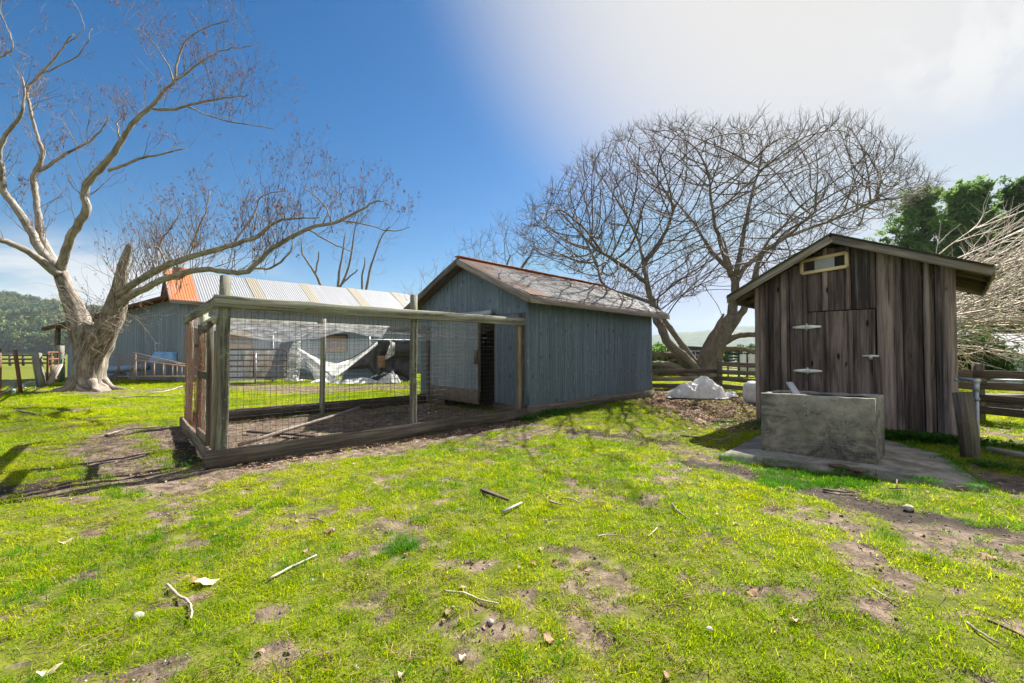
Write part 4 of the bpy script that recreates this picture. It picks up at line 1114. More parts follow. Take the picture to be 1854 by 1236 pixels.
p = G(212, 688); solo('plastic_heap', 'black and silver plastic heap between the big trunk and the racks', 'plastic sheet', 'black', crumple(p.x + .3, p.y, .8, .4, .5, 2.2), 'crumpled plastic by the fence', True)
p = G(280, 684); solo('plastic_heap', 'long low black plastic heap behind the rack rungs', 'plastic sheet', 'black', crumple(p.x, p.y + .6, 1.8, .35, .5, 5.2), 'crumpled plastic by the fence', True)
solo('culvert_pipe', 'blue grey plastic pipe lying along the foot of the lean-to wall', 'pipe', plain('blue grey pipe', (.13, .2, .3), (.18, .26, .37), 4, .5), lambda b: b.tube([P(176, 671, 20.6), P(268, 664, 20.6)], .15, 14), smooth=True)

# left gate, posts and clutter
g0, g1 = G(34, 712), P(104, 690, 17.6); g0.z = g1.z = 0
g0.y += .3
pipegate('pipe_gate', 'rusty tubular gate sagging between old posts left of the big trunk', g0 + Vector((0, .6, 0)), g1, .35, 1.36, 3, .03, M['rust'], (.33,))
pl = [((75, 700), (66, 640), 15.6, .22, 'pen_wood', 'leaning split wooden post by the sagging rusty gate'), ((108, 690), (107, 626), 18.2, .30, 'pen_wood', 'upright grey post at the lean-to corner')]
for a, c, Y_, w, m, lb in pl: solo('wood_post', lb, 'post', m, lambda b: b.beam(P(a[0], a[1], Y_), P(c[0], c[1], Y_ + .1), w, .2, up=(0, 1, 0), ch=.03, jit=.01), 'old gate posts')
solo('brace_plank', 'pale plank bracing the leaning post beside the gate', 'plank', 'stick', lambda b: b.beam(P(88, 696, 15.7), P(106, 661, 16.2), .3, .06, up=(0, 1, 0)))
solo('rusty_post', 'thin rusty angle iron post leaning left of the gate', 'post', 'rust', lambda b: b.beam(G(38, 712), P(27, 633, 14.9), .09, .07, up=(0, 1, 0)))
solo('rusty_post', 'rusty iron post at the very left edge of the yard', 'post', 'rust', lambda b: b.beam(G(-2, 722), P(-1, 632, 13.4), .09, .07, up=(0, 1, 0)))
solo('steel_post', 'thin green steel post against the lean-to corner', 'post', 'greenpaint', lambda b: b.beam(P(109, 692, 18.0), P(113, 650, 18.0), .07, .05, up=(0, 1, 0)))
def drum(b):
    c = P(14, 694, 15.6); ax = Vector((.92, .35, .1)).normalized(); n = 18; prof = [(-.75, .02), (-.75, .42), (-.72, .45), (-.3, .43), (-.27, .46), (-.24, .43), (.2, .43), (.23, .46), (.26, .43), (.72, .45), (.75, .42), (.75, .02)]
    b.tube([c + ax * s for s, r in prof], [r for s, r in prof], n)
solo('rusty_drum', 'dented rusty drum lying behind the left iron posts', 'drum', 'brick', drum, smooth=False)
def tangle(c, r, n, rad):
    def f(b):
        T = []
        for _ in range(n):
            a0 = R.uniform(0, 6.3); ph = R.uniform(-.6, .6); rr = r * R.uniform(.6, 1.1)
            T.append([(c + Vector((rr * math.cos(a0 + q * .7), .5 * rr * math.sin(a0 + q * .7 + ph), rr * (.75 + .7 * math.sin(a0 + q * .7 - ph)) * .7)))[:] for q in range(8)])
        T = np.array(T); b.strips(T, np.full(T.shape[:2], rad), 3)
    return f
solo('wire_coil', 'tangled coil of pale fencing wire against the rusty drum', 'wire coil', 'galvpipe', tangle(G(8, 712), .42, 26, .009))
solo('wire_coil', 'loose grey wire tangle at the foot of the sagging gate', 'wire coil', 'galvpipe', tangle(G(58, 705), .3, 22, .008))
solo('rope_scrap', 'pale blue rope scrap hanging near the thin rusty post', 'rope', plain('pale blue rope', (.32, .46, .52), (.42, .55, .6), 9), lambda b: b.tube([G(22, 714), G(25, 710, .2), G(26, 706, .42), G(24, 706, .5)], .03, 7))
solo('cinder_block', 'grey concrete block behind the sagging gate', 'block', 'slab', lambda b: b.box(G(72, 690) + Vector((0, .4, .2)), .45, .4, .4, .3))
solo('far_rail_fence', 'low dark rail fence across the far left pasture', 'fence', 'pen_dark', lambda b: [b.beam(P(x, 641, 40), P(x, 662, 40), .14, .14, up=(0, 1, 0)) for x in range(-30, 115, 24)] + [b.beam(P(-40, y, 40), P(118, y, 40), .08, .14) for y in (643, 650, 657)])


# ------------------------------------------------------------------ board fence on the right
bf = thing('board_fence', 'brown board fence with sagging rails behind the sheds', 'fence', (7.34, 16.04, 0))
def fp(y): return Vector((7.34 + .311 * (16.04 - y), y, 0))
yy = [16.04, 13.7, 11.4, 9.2, 7.0, 4.8]
for y in yy:
    b = MB(); q = fp(y); b.beam(q + Vector((.05, 0, -.1)), q + Vector((.05, 0, 1.12 if y < 16 else 1.15)), .15, .13, up=(0, 1, 0), jit=.004, ch=.012); b.build('post', M['fence_wood'], bf)
for k in range(len(yy) - 1):
    for z in (.18, .43, .68, .93):
        b = MB(); b.beam(fp(yy[k]) + Vector((-.05, 0, z + R.uniform(-.02, .02))), fp(yy[k + 1]) + Vector((-.05, 0, z + R.uniform(-.02, .02))), .035, .15, jit=.005); b.build('rail', M['fence_wood'], bf)
lx = [7.34, 4.9, 2.4]
for x in lx[1:]:
    b = MB(); b.beam((x, 16.35, -.1), (x, 16.35, .95), .14, .13, up=(0, 1, 0)); b.build('post', M['fence_wood'], bf)
for k in range(2):
    for z in (.16, .41, .68):
        b = MB(); b.beam((lx[k], 16.1 + .12 * k, z), (lx[k + 1], 16.25 + .05 * k, z + R.uniform(-.02, .02)), .035, .15, jit=.005); b.build('rail', M['fence_wood'], bf)

# heap of white tarp, drum, trailer, panels
p = G(1270, 722); solo('tarp_heap', 'rumpled heap of white tarpaulin on dry leaves before the board fence', 'tarp', 'tarp', crumple(p.x + .05, p.y + .35, .92, .55, .56, 4.3, -.1, 72), smooth=True)
p = G(1228, 721); solo('tarp_scrap', 'low white tarp corner trailing left from the rumpled heap', 'tarp', 'dirtywhite', crumple(p.x, p.y + .1, .28, .14, .12, 3.7), 'tarp scraps by the heap', True)
p = G(1328, 720); solo('tarp_scrap', 'small white tarp scrap right of the rumpled heap', 'tarp', 'dirtywhite', crumple(p.x, p.y + .2, .22, .16, .16, 6.1), 'tarp scraps by the heap', True)
def wdrum(b):
    c = G(1378, 733); c.y += .4; c.x += .16
    prof = [(0, .26), (.04, .34), (.12, .37), (.3, .385), (.33, .37), (.36, .385), (.5, .36), (.58, .25), (.6, .06)]
    b.tube([c + Vector((0, 0, z)) for z, r in prof], [r for z, r in prof], 22)
solo('white_drum', 'squat white plastic drum half hidden behind the wooden shed', 'drum', 'white', wdrum, smooth=True)
tl_ = thing('stock_trailer', 'black livestock trailer with pale rails parked beyond the board fence', 'trailer', (10, 26, 0))
ta, tb_ = P(1207, 660, 26), P(1281, 660, 26)
b = MB(); w = (tb_ - ta).length; c = (ta + tb_) / 2
b.box((c.x, c.y + 2, 1.0), w, 4, .9, 0, ch=.05); b.build('body', M['trailer'], tl_)
b = MB(); pts = []
for i in range(9): a = math.pi * i / 8; pts.append([(c.x - math.cos(a) * (w / 2 + .02), c.y + yy_, 1.46 + .26 * math.sin(a) ** .5) for yy_ in (0, 4)])
b.grid(pts); b.push([q[0] for q in pts], [list(range(9))], [(0, 0, 0)] * 9, .5); b.build('roof', M['trailer'], tl_)
b = MB()
for z in (.62, .92, 1.2, 1.44): b.beam((c.x - w / 2, c.y - .03, z), (c.x + w / 2, c.y - .03, z), .04, .05)
for f in (-.5, -.15, .2, .5): b.beam((c.x + w * f * .98, c.y - .05, .5), (c.x + w * f * .98, c.y - .05, 1.46), .05, .05)
b.build('side_rails', M['galvpipe'], tl_)
for sx in (-1, 1):
    for sy in (1.4, 2.3):
        b = MB(); q = Vector((c.x + sx * w * .42, c.y + sy, .34)); b.tube([q - Vector((.1, 0, 0)), q + Vector((.1, 0, 0))], .34, 18); b.build('wheel', M['black'], tl_)
b = MB(); b.box((c.x - w * .4, c.y - .1, .3), .5, .12, .42); b.build('mudguard', M['brick'], tl_)
pf = thing('stall_panels', 'white panels in black frames standing beyond the board fence', 'panel fence', (12, 24, 0))
pa = [P(x, 660, 24) for x in (1318, 1338, 1353, 1369, 1386)]
for k in range(4):
    a, c = pa[k].copy(), pa[k + 1].copy(); b = MB(); a.z = c.z = 0; z = Vector((0, 0, 1))
    b.beam(a, a + z * 1.32, .06, .06, up=(0, 1, 0)); b.beam(c + Vector((-.03, .03, 0)), c + Vector((-.03, .03, 1.32)), .05, .05, up=(0, 1, 0)); b.beam(a + z * 1.32, c + z * 1.32, .06, .06); b.beam(a + z * .05, c + z * .05, .06, .06)
    fr_ = b.build('panel_frame', M['trailer'], pf)
    if k == 0:
        b = MB(); [b.beam(a + z * q, c + z * q, .03, .05) for q in np.arange(.2, 1.3, .16)]; b.build('slats', M['galvpipe'], fr_)
    else:
        b = MB(); b.beam((a + c) / 2 + z * .16, (a + c) / 2 + z * 1.26, (c - a).length - .09, .02, up=(0, 1, 0), seg=1, jit=0); b.build('panel', M['white'], fr_)
# pale shed far right
S0 = P(1822, 690, 19); S0.z = 0
ps = thing('pale_shed', 'small pale blue metal shed with white roof at the far right edge', 'shed', S0)
b = MB(); corr(b, S0, Vector((1, .06, 0)), (0, 0, 1), 4, lambda s: 0, lambda s: 1.45, pitch=.3, amp=.02, sub=5, rows=2, seed=31); corr(b, S0 + Vector((-.9, 3.2, 0)), Vector((.9, -3.2, 0)), (0, 0, 1), 3.32, lambda s: 0, lambda s: 1.45 + .42 * s / 3.3, pitch=.3, amp=.02, sub=5, rows=2, seed=32); b.build('wall', M['whitewall'], ps, True)
b = MB(); e = S0 + Vector((-.1, -.3, 1.32)); up = Vector((-.45, 1.9, .93)); corr(b, e, Vector((1, .06, 0)), up, 4.2, lambda s: 0, lambda s: up.length, pitch=.25, amp=.02, sub=5, rows=3, seed=33); b.build('roof', M['barnroof'], ps, True)
b = MB(); b.tube([e + up + Vector((.2, 0, -.2)), e + up + Vector((.2, 0, .75))], .05, 8); b.build('flue', M['galvpipe'], ps)
b = MB(); b.beam(S0 + Vector((.75, -.06, .6)), S0 + Vector((1.7, -.02, .6)), .03, 1.1, seg=1); b.build('door', M['galvpipe'], ps)
solo('pipe_stack', 'pale pipes resting along the top boards of the right fence', 'pipes', 'galvpipe', lambda b: [b.tube([P(1800 + 4 * k, 688 - 2 * k, 9.6 + .1 * k), P(1905, 690 - 3 * k, 9.5 + .1 * k)], .025, 7) for k in range(3)])
solo('dark_pallet', 'dark stack of timber lying behind the right board fence', 'timber stack', 'pen_dark', lambda b: [b.beam(P(1738, 752 - 9 * k, 11.2), P(1900, 754 - 9 * k, 10.7), .5, .1, jit=.02) for k in range(5)])

# ------------------------------------------------------------------ trees
def cr(pts, n=4):
    """Catmull-Rom through (x,y,z,r) rows"""
    p = np.array(pts, float); p = np.vstack([2 * p[0] - p[1], p, 2 * p[-1] - p[-2]]); out = []
    for i in range(1, len(p) - 2):
        for t in np.linspace(0, 1, n, endpoint=False):
            a, b_, c, d_ = p[i - 1], p[i], p[i + 1], p[i + 2]
            out.append(.5 * ((2 * b_) + (-a + c) * t + (2 * a - 5 * b_ + 4 * c - d_) * t * t + (-a + 3 * b_ - 3 * c + d_) * t ** 3))
    out.append(p[-2]); return np.array(out)
def limb(rows, Y0=None, n=4):
    return cr([(*P(x, y, Y), r * Y / F * math.cos(math.atan((x - 927) / F)) * (.88 if r > 22 else .74)) for x, y, Y, r in rows], n)
def unit(v): return v / (np.linalg.norm(v) + 1e-9)

class Twigs:
    def __init__(s): s.p = []; s.r = []; s.tips = []
    def grow(s, p, d, L, r, lev, up=.25, spread=.8, kids=(3, 5), droop=0, K=6, wig=.16):
        pts = [p]; q = p.copy(); d = unit(d)
        for i in range(K - 1):
            d = unit(d + NR.normal(0, wig, 3) + np.array([0, 0, up * .22 - droop * .2 * i / K])); q = q + d * L / (K - 1); pts.append(q)
        s.p.append(pts); s.r.append(np.linspace(r, max(.0022, r * .35), K))
        if lev <= 0: s.tips.append((pts[-1], d)); return
        for k in range(NR.integers(kids[0], kids[1] + 1)):
            t = NR.uniform(.25, 1.0); i = min(K - 2, int(t * (K - 1))); base = pts[i] + (pts[i + 1] - pts[i]) * (t * (K - 1) - i)
            ax = unit(pts[i + 1] - pts[i]); pr = unit(np.cross(ax, NR.normal(0, 1, 3)))
            s.grow(base, ax * (1 - spread * .35) + pr * spread, L * NR.uniform(.4, .68), r * .55, lev - 1, up, spread, kids, droop, K, wig)
    def build(s, nm, m, par, n=3):
        b = MB(); b.strips(np.array(s.p), np.array(s.r), n); return b.build(nm, m, par)

def big_tube(b, L, n, rough=.08, lobes=None):
    b.tube([tuple(q[:3]) for q in L], [max(.004, q[3]) for q in L], n, rough=rough, lobes=lobes)

def left_tree():
    t = thing('bare_tree', 'huge old bare tree with furrowed trunk, pale limbs and red catkins', 'tree', G(160, 706))
    D = 16.2
    b = MB()
    tr_ = limb([(163, 716, D, 62), (161, 704, D, 46), (160, 690, D, 37), (162, 665, D, 35), (168, 635, D, 37), (177, 604, D, 42), (182, 588, D, 34)], n=5)
    big_tube(b, tr_, 40, .07, lambda i, a: .05 * math.sin(a * 9 + i * .15) + .035 * math.sin(a * 17 + 1 - i * .1) + max(0, (6 - i)) * .03 * math.sin(a * 5 + .7))
    l1 = limb([(160, 640, D, 30), (149, 605, D, 29), (138, 565, D, 25), (120, 522, 16.1, 22), (108, 488, 16, 19)], n=4)
    st = limb([(164, 668, D, 14), (184, 612, 16, 29), (207, 565, 15.9, 26), (217, 520, 15.7, 21), (223, 480, 15.6, 14), (233, 449, 15.5, 10), (235, 443, 15.5, 8)], n=4)
    for L, n in ((l1, 26), (st, 26)): big_tube(b, L, n, .1)
    g0 = G(160, 706)
    for a in (.3, 2.4, 3.4, 4.5, 5.7):
        l_ = R.uniform(.1, .45); c_, s_ = math.cos(a), math.sin(a)
        big_tube(b, cr([(g0.x + c_ * .42, g0.y + s_ * .42, .36, .16), (g0.x + c_ * .64, g0.y + s_ * .64, .08, .13), (g0.x + c_ * (.7 + l_ * .6), g0.y + s_ * (.7 + l_ * .6), .0, .10), (g0.x + c_ * (.8 + l_ * 1.1) + .1, g0.y + s_ * (.8 + l_ * 1.1), -.07, .05)], 4), 9, .12)
    trunk = b.build('trunk', M['bark_old'], t, smooth=True)
    limbs = {
        'a': [(110, 492, 16, 15), (118, 455, 15.8, 13.5), (132, 420, 15.6, 13), (157, 380, 15.4, 12), (152, 350, 15.4, 11), (165, 322, 15.3, 10.5), (195, 290, 15.2, 9.5), (216, 262, 15.1, 8), (238, 225, 15, 7), (275, 190, 15, 6), (298, 162, 14.9, 4.5), (314, 149, 14.8, 4), (322, 110, 14.8, 3), (335, 75, 14.8, 2.4), (372, 50, 14.7, 1.8), (415, 36, 14.6, 1.2)],
        'a1': [(276, 197, 15, 4.5), (317, 197, 14.7, 4), (359, 186, 14.4, 3.2), (420, 175, 14.2, 2), (452, 172, 14.1, 1.2)],
        'a2': [(340, 193, 14.6, 2.5), (372, 206, 14.4, 2.2), (420, 221, 14.2, 1.7), (495, 233, 14, 1)],
        'a3': [(310, 152, 14.9, 3.2), (350, 123, 14.7, 2.8), (388, 97, 14.5, 2.2), (420, 88, 14.4, 1.6), (456, 84, 14.3, 1)],
        'a4': [(197, 309, 15.2, 5), (226, 298, 15.2, 4.4), (259, 286, 15.3, 3.8), (300, 277, 15.4, 2.6), (338, 268, 15.5, 1.8)],
        'a5': [(222, 258, 15.1, 3.5), (215, 240, 15.2, 3), (213, 220, 15.3, 2.2), (232, 205, 15.4, 1.5)],
        'a6': [(315, 150, 14.8, 2.8), (300, 110, 14.9, 2.2), (262, 62, 15, 1.6), (224, 43, 15.1, 1)],
        'b': [(103, 486, 16, 14), (86, 452, 16.2, 13), (74, 425, 16.3, 11), (68, 390, 16.3, 10), (64, 352, 16.4, 9), (61, 323, 16.4, 8.5), (67, 305, 16.4, 8), (78, 275, 16.5, 7), (70, 256, 16.5, 5.5), (60, 215, 16.5, 5), (50, 178, 16.6, 4.5), (54, 152, 16.6, 4.2), (72, 135, 16.6, 4), (95, 109, 16.6, 3.2), (114, 84, 16.6, 2.6), (133, 60, 16.6, 2)],
        'b1': [(68, 139, 16.6, 2.6), (113, 116, 16.4, 2.3), (142, 100, 16.3, 2), (160, 72, 16.2, 1.6), (165, 50, 16.2, 1)],
        'b2': [(118, 80, 16.6, 1.8), (148, 56, 16.5, 1.5), (147, 28, 16.5, 1.1), (128, -4, 16.5, .8)],
        'b3': [(72, 310, 16.4, 5.5), (104, 288, 16.2, 5), (123, 275, 16.1, 4.2), (162, 256, 15.9, 3.4), (182, 236, 15.8, 2.6), (199, 212, 15.7, 2)],
        'c': [(98, 482, 16, 15), (72, 450, 16, 14), (45, 400, 15.9, 12.5), (19, 364, 15.8, 11.5), (4, 340, 15.7, 10.5), (4, 310, 15.6, 9), (-2, 281, 15.5, 8), (10, 246, 15.4, 7), (38, 207, 15.3, 5.5), (44, 180, 15.3, 4), (40, 140, 15.3, 2.5)],
        'd': [(106, 498, 15.9, 14), (62, 463, 15.3, 11.5), (22, 441, 14.8, 10), (-20, 425, 14.3, 9), (-80, 392, 13.6, 7), (-140, 330, 13, 5)],
        'e': [(-120, 150, 12, 6), (-50, 125, 11.5, 4), (0, 104, 11.2, 3), (22, 88, 11, 2.2), (18, 60, 11, 1.8), (2, 20, 11, 1.4), (10, -20, 11, 1)],
        'r1': [(211, 538, 15.7, 13), (245, 511, 15.2, 11), (300, 481, 14.6, 9.5), (345, 465, 14.2, 8.5), (400, 450, 13.8, 7.5), (440, 437, 13.6, 6.5), (468, 427, 13.5, 5.5), (496, 403, 13.4, 4.2), (530, 396, 13.3, 3), (580, 393, 13.2, 1.6)],
        'r2': [(219, 552, 15.7, 14), (232, 538, 15.5, 12), (262, 523, 15.1, 10.5), (291, 508, 14.8, 9.5), (335, 493, 14.4, 8.8), (373, 487, 14.1, 8), (402, 491, 13.9, 8), (440, 493, 13.7, 7.5), (457, 484, 13.6, 7), (496, 448, 13.4, 6), (558, 414, 13.1, 5), (614, 400, 12.9, 4), (664, 373, 12.7, 2.8), (682, 365, 12.6, 2), (706, 369, 12.5, 1.2)],
        'r3': [(612, 400, 12.9, 2.4), (660, 405, 12.8, 2), (705, 418, 12.7, 1.4), (742, 412, 12.6, .9)],
        'r4': [(558, 415, 13.1, 2.4), (600, 440, 13, 2), (640, 455, 12.9, 1.2)],
        'r5': [(600, 402, 13, 2.2), (586, 370, 13, 1.8), (565, 350, 13.1, 1.4), (548, 338, 13.1, 1)],
        'r6': [(456, 486, 13.6, 3.5), (490, 484, 13.4, 3), (522, 460, 13.3, 2.6), (530, 440, 13.2, 1.6), (522, 420, 13.2, 1.2)],
        'r7': [(345, 466, 14.2, 3.5), (352, 430, 14.3, 2.8), (372, 385, 14.3, 2.2), (380, 345, 14.4, 1.3)],
        'r8': [(420, 444, 13.7, 3), (455, 395, 13.7, 2.4), (475, 355, 13.7, 1.8), (520, 345, 13.6, 1)],
        'r9': [(300, 482, 14.6, 3), (290, 440, 14.7, 2.4), (318, 400, 14.7, 1.8), (335, 360, 14.8, 1)],
    }
    b = MB(); LL_ = {}
    for k, rows in limbs.items():
        L = limb(rows, n=4); L[:, :3] += NR.normal(0, .012, (len(L), 3)); LL_[k] = L; big_tube(b, L, 12 if rows[0][3] > 8 else 7, .12)
    b.build('limbs', M['bark_limb'], t, smooth=True)
    tw = Twigs()
    den = dict(a=1.0, a1=2.6, a2=2.6, a3=2.6, a4=1.2, a5=3, a6=2.6, b=.9, b1=.5, b2=.4, b3=1.5, c=1.4, d=1.2, e=1.5, r1=2.6, r2=2.4, r3=2.6, r4=2, r5=3, r6=2, r7=3, r8=3, r9=3)
    for k, L in LL_.items():
        seg = np.linalg.norm(np.diff(L[:, :3], axis=0), axis=1); tot = seg.sum(); n = int(tot * den[k] * 2.0)
        cum = np.concatenate([[0], np.cumsum(seg)])
        for _ in range(n):
            s_ = NR.uniform(.12, 1.0) * tot; i = min(len(seg) - 1, np.searchsorted(cum, s_) - 1)
            p = L[i, :3] + (L[i + 1, :3] - L[i, :3]) * (s_ - cum[i]) / seg[i]; ax = unit(L[i + 1, :3] - L[i, :3])
            pr = unit(np.cross(ax, NR.normal(0, 1, 3))); 
            if pr[2] < -.2: pr = -pr
            r = L[i, 3]
            tw.grow(p + pr * r * .6, ax * .55 + pr * .8 + np.array([0, 0, .35]), NR.uniform(.55, 1.5), min(.014, max(.005, r * .3)), 2 if r < .12 else 1, .5, .7, (2, 4))
    for _ in range(70):   # fine shoots and dead twigs in the crotch
        p = np.array(P(NR.uniform(130, 240), NR.uniform(545, 605), 15.7)); dd = unit(NR.normal(0, 1, 3) + np.array([.3, -.6, .35]))
        tw.grow(p, dd, NR.uniform(.5, 1.6), .010, 1, -.1, .6, (2, 3), .5)
    for _ in range(60):
        p = np.array(P(NR.uniform(205, 330), NR.uniform(480, 535), 15.2)); tw.grow(p, np.array([NR.normal(0, .3), NR.normal(0, .3), 1.]), NR.uniform(.9, 2.0), .011, 1, .5, .6, (2, 3))
    tw.build('twigs', M['twig'], t)
    # catkins on the shoots
    tips = [q for q in tw.tips if NR.random() < .62]; c0 = []; 
    for p, d_ in tips:
        for _ in range(NR.integers(1, 4)):
            q = p - d_ * NR.uniform(0, .22) + NR.normal(0, .025, 3); c0.append([q, q + np.array([0, 0, -.02]) + NR.normal(0, .012, 3), q + np.array([0, 0, -.05]) + NR.normal(0, .02, 3)])
    b = MB(); c0 = np.array(c0); rr = np.tile(np.array([.006, .013, .004]), (len(c0), 1)); b.strips(c0, rr, 4); b.build('catkins', M['catkin'], t)
    # mossy patch and knots
    return t
left_tree()

def colonise(starts, attr, step=.25, kill=.4, infl=3.0, iters=120, up=.06):
    """grow a branch skeleton towards attractor points; starts: list of (pos, parent index)"""
    nodes = [np.array(p) for p, _ in starts]; par = [q for _, q in starts]; nk = [0] * len(nodes)
    att = np.array(attr); best = np.full(len(att), 1e9); bi = np.zeros(len(att), int); alive = np.ones(len(att), bool)
    def upd(lo):
        nn = np.array(nodes[lo:])
        for c in range(0, len(nn), 400):
            dd = np.linalg.norm(att[:, None, :] - nn[None, c:c + 400], axis=2); j = dd.argmin(1); m = dd[np.arange(len(att)), j]
            w_ = m < best; best[w_] = m[w_]; bi[w_] = lo + c + j[w_]
    upd(0)
    for it in range(iters):
        act = alive & (best < infl)
        if not act.any(): break
        lo = len(nodes); dirs = {}
        idx = bi[act]; dv = att[act] - np.array(nodes)[idx]; dv /= np.linalg.norm(dv, axis=1, keepdims=True) + 1e-9
        acc = np.zeros((lo, 3)); np.add.at(acc, idx, dv)
        for i in np.unique(idx):
            d_ = acc[i]; n_ = np.linalg.norm(d_)
            if n_ < 1e-3 or nk[i] >= 3: continue
            nk[i] += 1; nk.append(0)
            d_ = unit(d_ / n_ + NR.normal(0, .09, 3) + np.array([0, 0, up * 2]))
            if par[i] >= 0:
                d_ = unit(d_ + .6 * unit(nodes[i] - nodes[par[i]]))
            nodes.append(nodes[i] + d_ * step); par.append(i)
        if len(nodes) == lo: break
        upd(lo); alive &= best > kill
    return np.array(nodes), np.array(par)

def branchy(nodes, par, tip=.006, ex=2.25, rmax=9):
    n = len(nodes); acc = np.zeros(n); kids = np.zeros(n, int)
    for i in range(n - 1, -1, -1):
        if acc[i] == 0: acc[i] = tip ** ex
        if par[i] >= 0: acc[par[i]] += acc[i]; kids[par[i]] += 1
    return np.minimum(rmax, acc ** (1 / ex)), kids

def sc_tree(name, label, base, limbs, poly, depth, dth, natt, mats, step=.25, kill=.42, group=None, tip=.007, twig=(.35, .7, 3), droop=0.0, lean=(0, 0, .6), infl=3.0):
    t = thing(name, label, 'tree', base, group)
    b = MB(); starts = []; first = True
    for rows in limbs:
        L = limb(rows, n=4); L[:, 3] *= .86; L[:, 3] *= np.interp(np.arange(len(L)), [0, len(L) * .5, len(L) - 1], [1, 1, min(1, .035 / L[-1, 3])]); L[:, :3] += NR.normal(0, .02, (len(L), 3)); big_tube(b, L, 18 if rows[0][3] > 12 else 10, .12)
        cum = np.concatenate([[0], np.cumsum(np.linalg.norm(np.diff(L[:, :3], axis=0), axis=1))]); k = int(cum[-1] / step)
        for j in range(int(k * .35), k + 1):
            starts.append((np.array([np.interp(j * step, cum, L[:, c]) for c in range(3)]), -1))
    b.build('trunk', mats[0], t, smooth=True)
    # attractors inside the crown outline
    pg = np.array(poly, float); x0, y0 = pg.min(0); x1, y1 = pg.max(0); att = []
    while len(att) < natt:
        x, y = NR.uniform(x0, x1), NR.uniform(y0, y1); ins = False; j = len(pg) - 1
        for i in range(len(pg)):
            if (pg[i, 1] > y) != (pg[j, 1] > y) and x < (pg[j, 0] - pg[i, 0]) * (y - pg[i, 1]) / (pg[j, 1] - pg[i, 1]) + pg[i, 0]: ins = not ins
            j = i
        if ins: att.append(P(x, y, depth + NR.normal(0, dth * .5))[:])
    nodes, par = colonise(starts, att, step, kill, infl)
    for _ in range(3):      # ease the kinks out of every chain
        ch = np.full(len(nodes), -1)
        for i in range(len(nodes) - 1, -1, -1):
            if par[i] >= 0: ch[par[i]] = i
        k_ = (par >= 0) & (ch >= 0); nodes[k_] = .5 * nodes[k_] + .25 * (nodes[par[k_]] + nodes[ch[k_]])
    rad, kids = branchy(nodes, par, tip, 2.3, .16)
    m = par >= 0; pts = np.stack([nodes[par[m]], nodes[m]], 1); rr = np.stack([np.minimum(rad[par[m]], rad[m] * 1.35), rad[m]], 1)
    big = rr[:, 1] > .02
    if big.any(): b = MB(); b.strips(pts[big], rr[big], 5); b.build('branches', mats[0], t, smooth=True)
    tw = Twigs(); b = MB(); b.strips(pts[~big], rr[~big], 3)
    for i in np.where(m)[0]:
        pr_ = .95 if kids[i] == 0 else (.18 if rad[i] < .02 else .03)
        if NR.random() < pr_:
            d_ = unit(nodes[i] - nodes[par[i]])
            for _ in range(NR.integers(1, twig[2] + 1) if kids[i] == 0 else 1):
                tw.grow(nodes[i], d_ * 1.1 + NR.normal(0, .35, 3) + np.array(lean), NR.uniform(*twig[:2]), max(.005, tip * .8), 1, .3, .6, (1, 2), droop, 4, .07)
    tw.build('twigs', mats[1], t); b.build('fine_branches', mats[1], t)
    return t

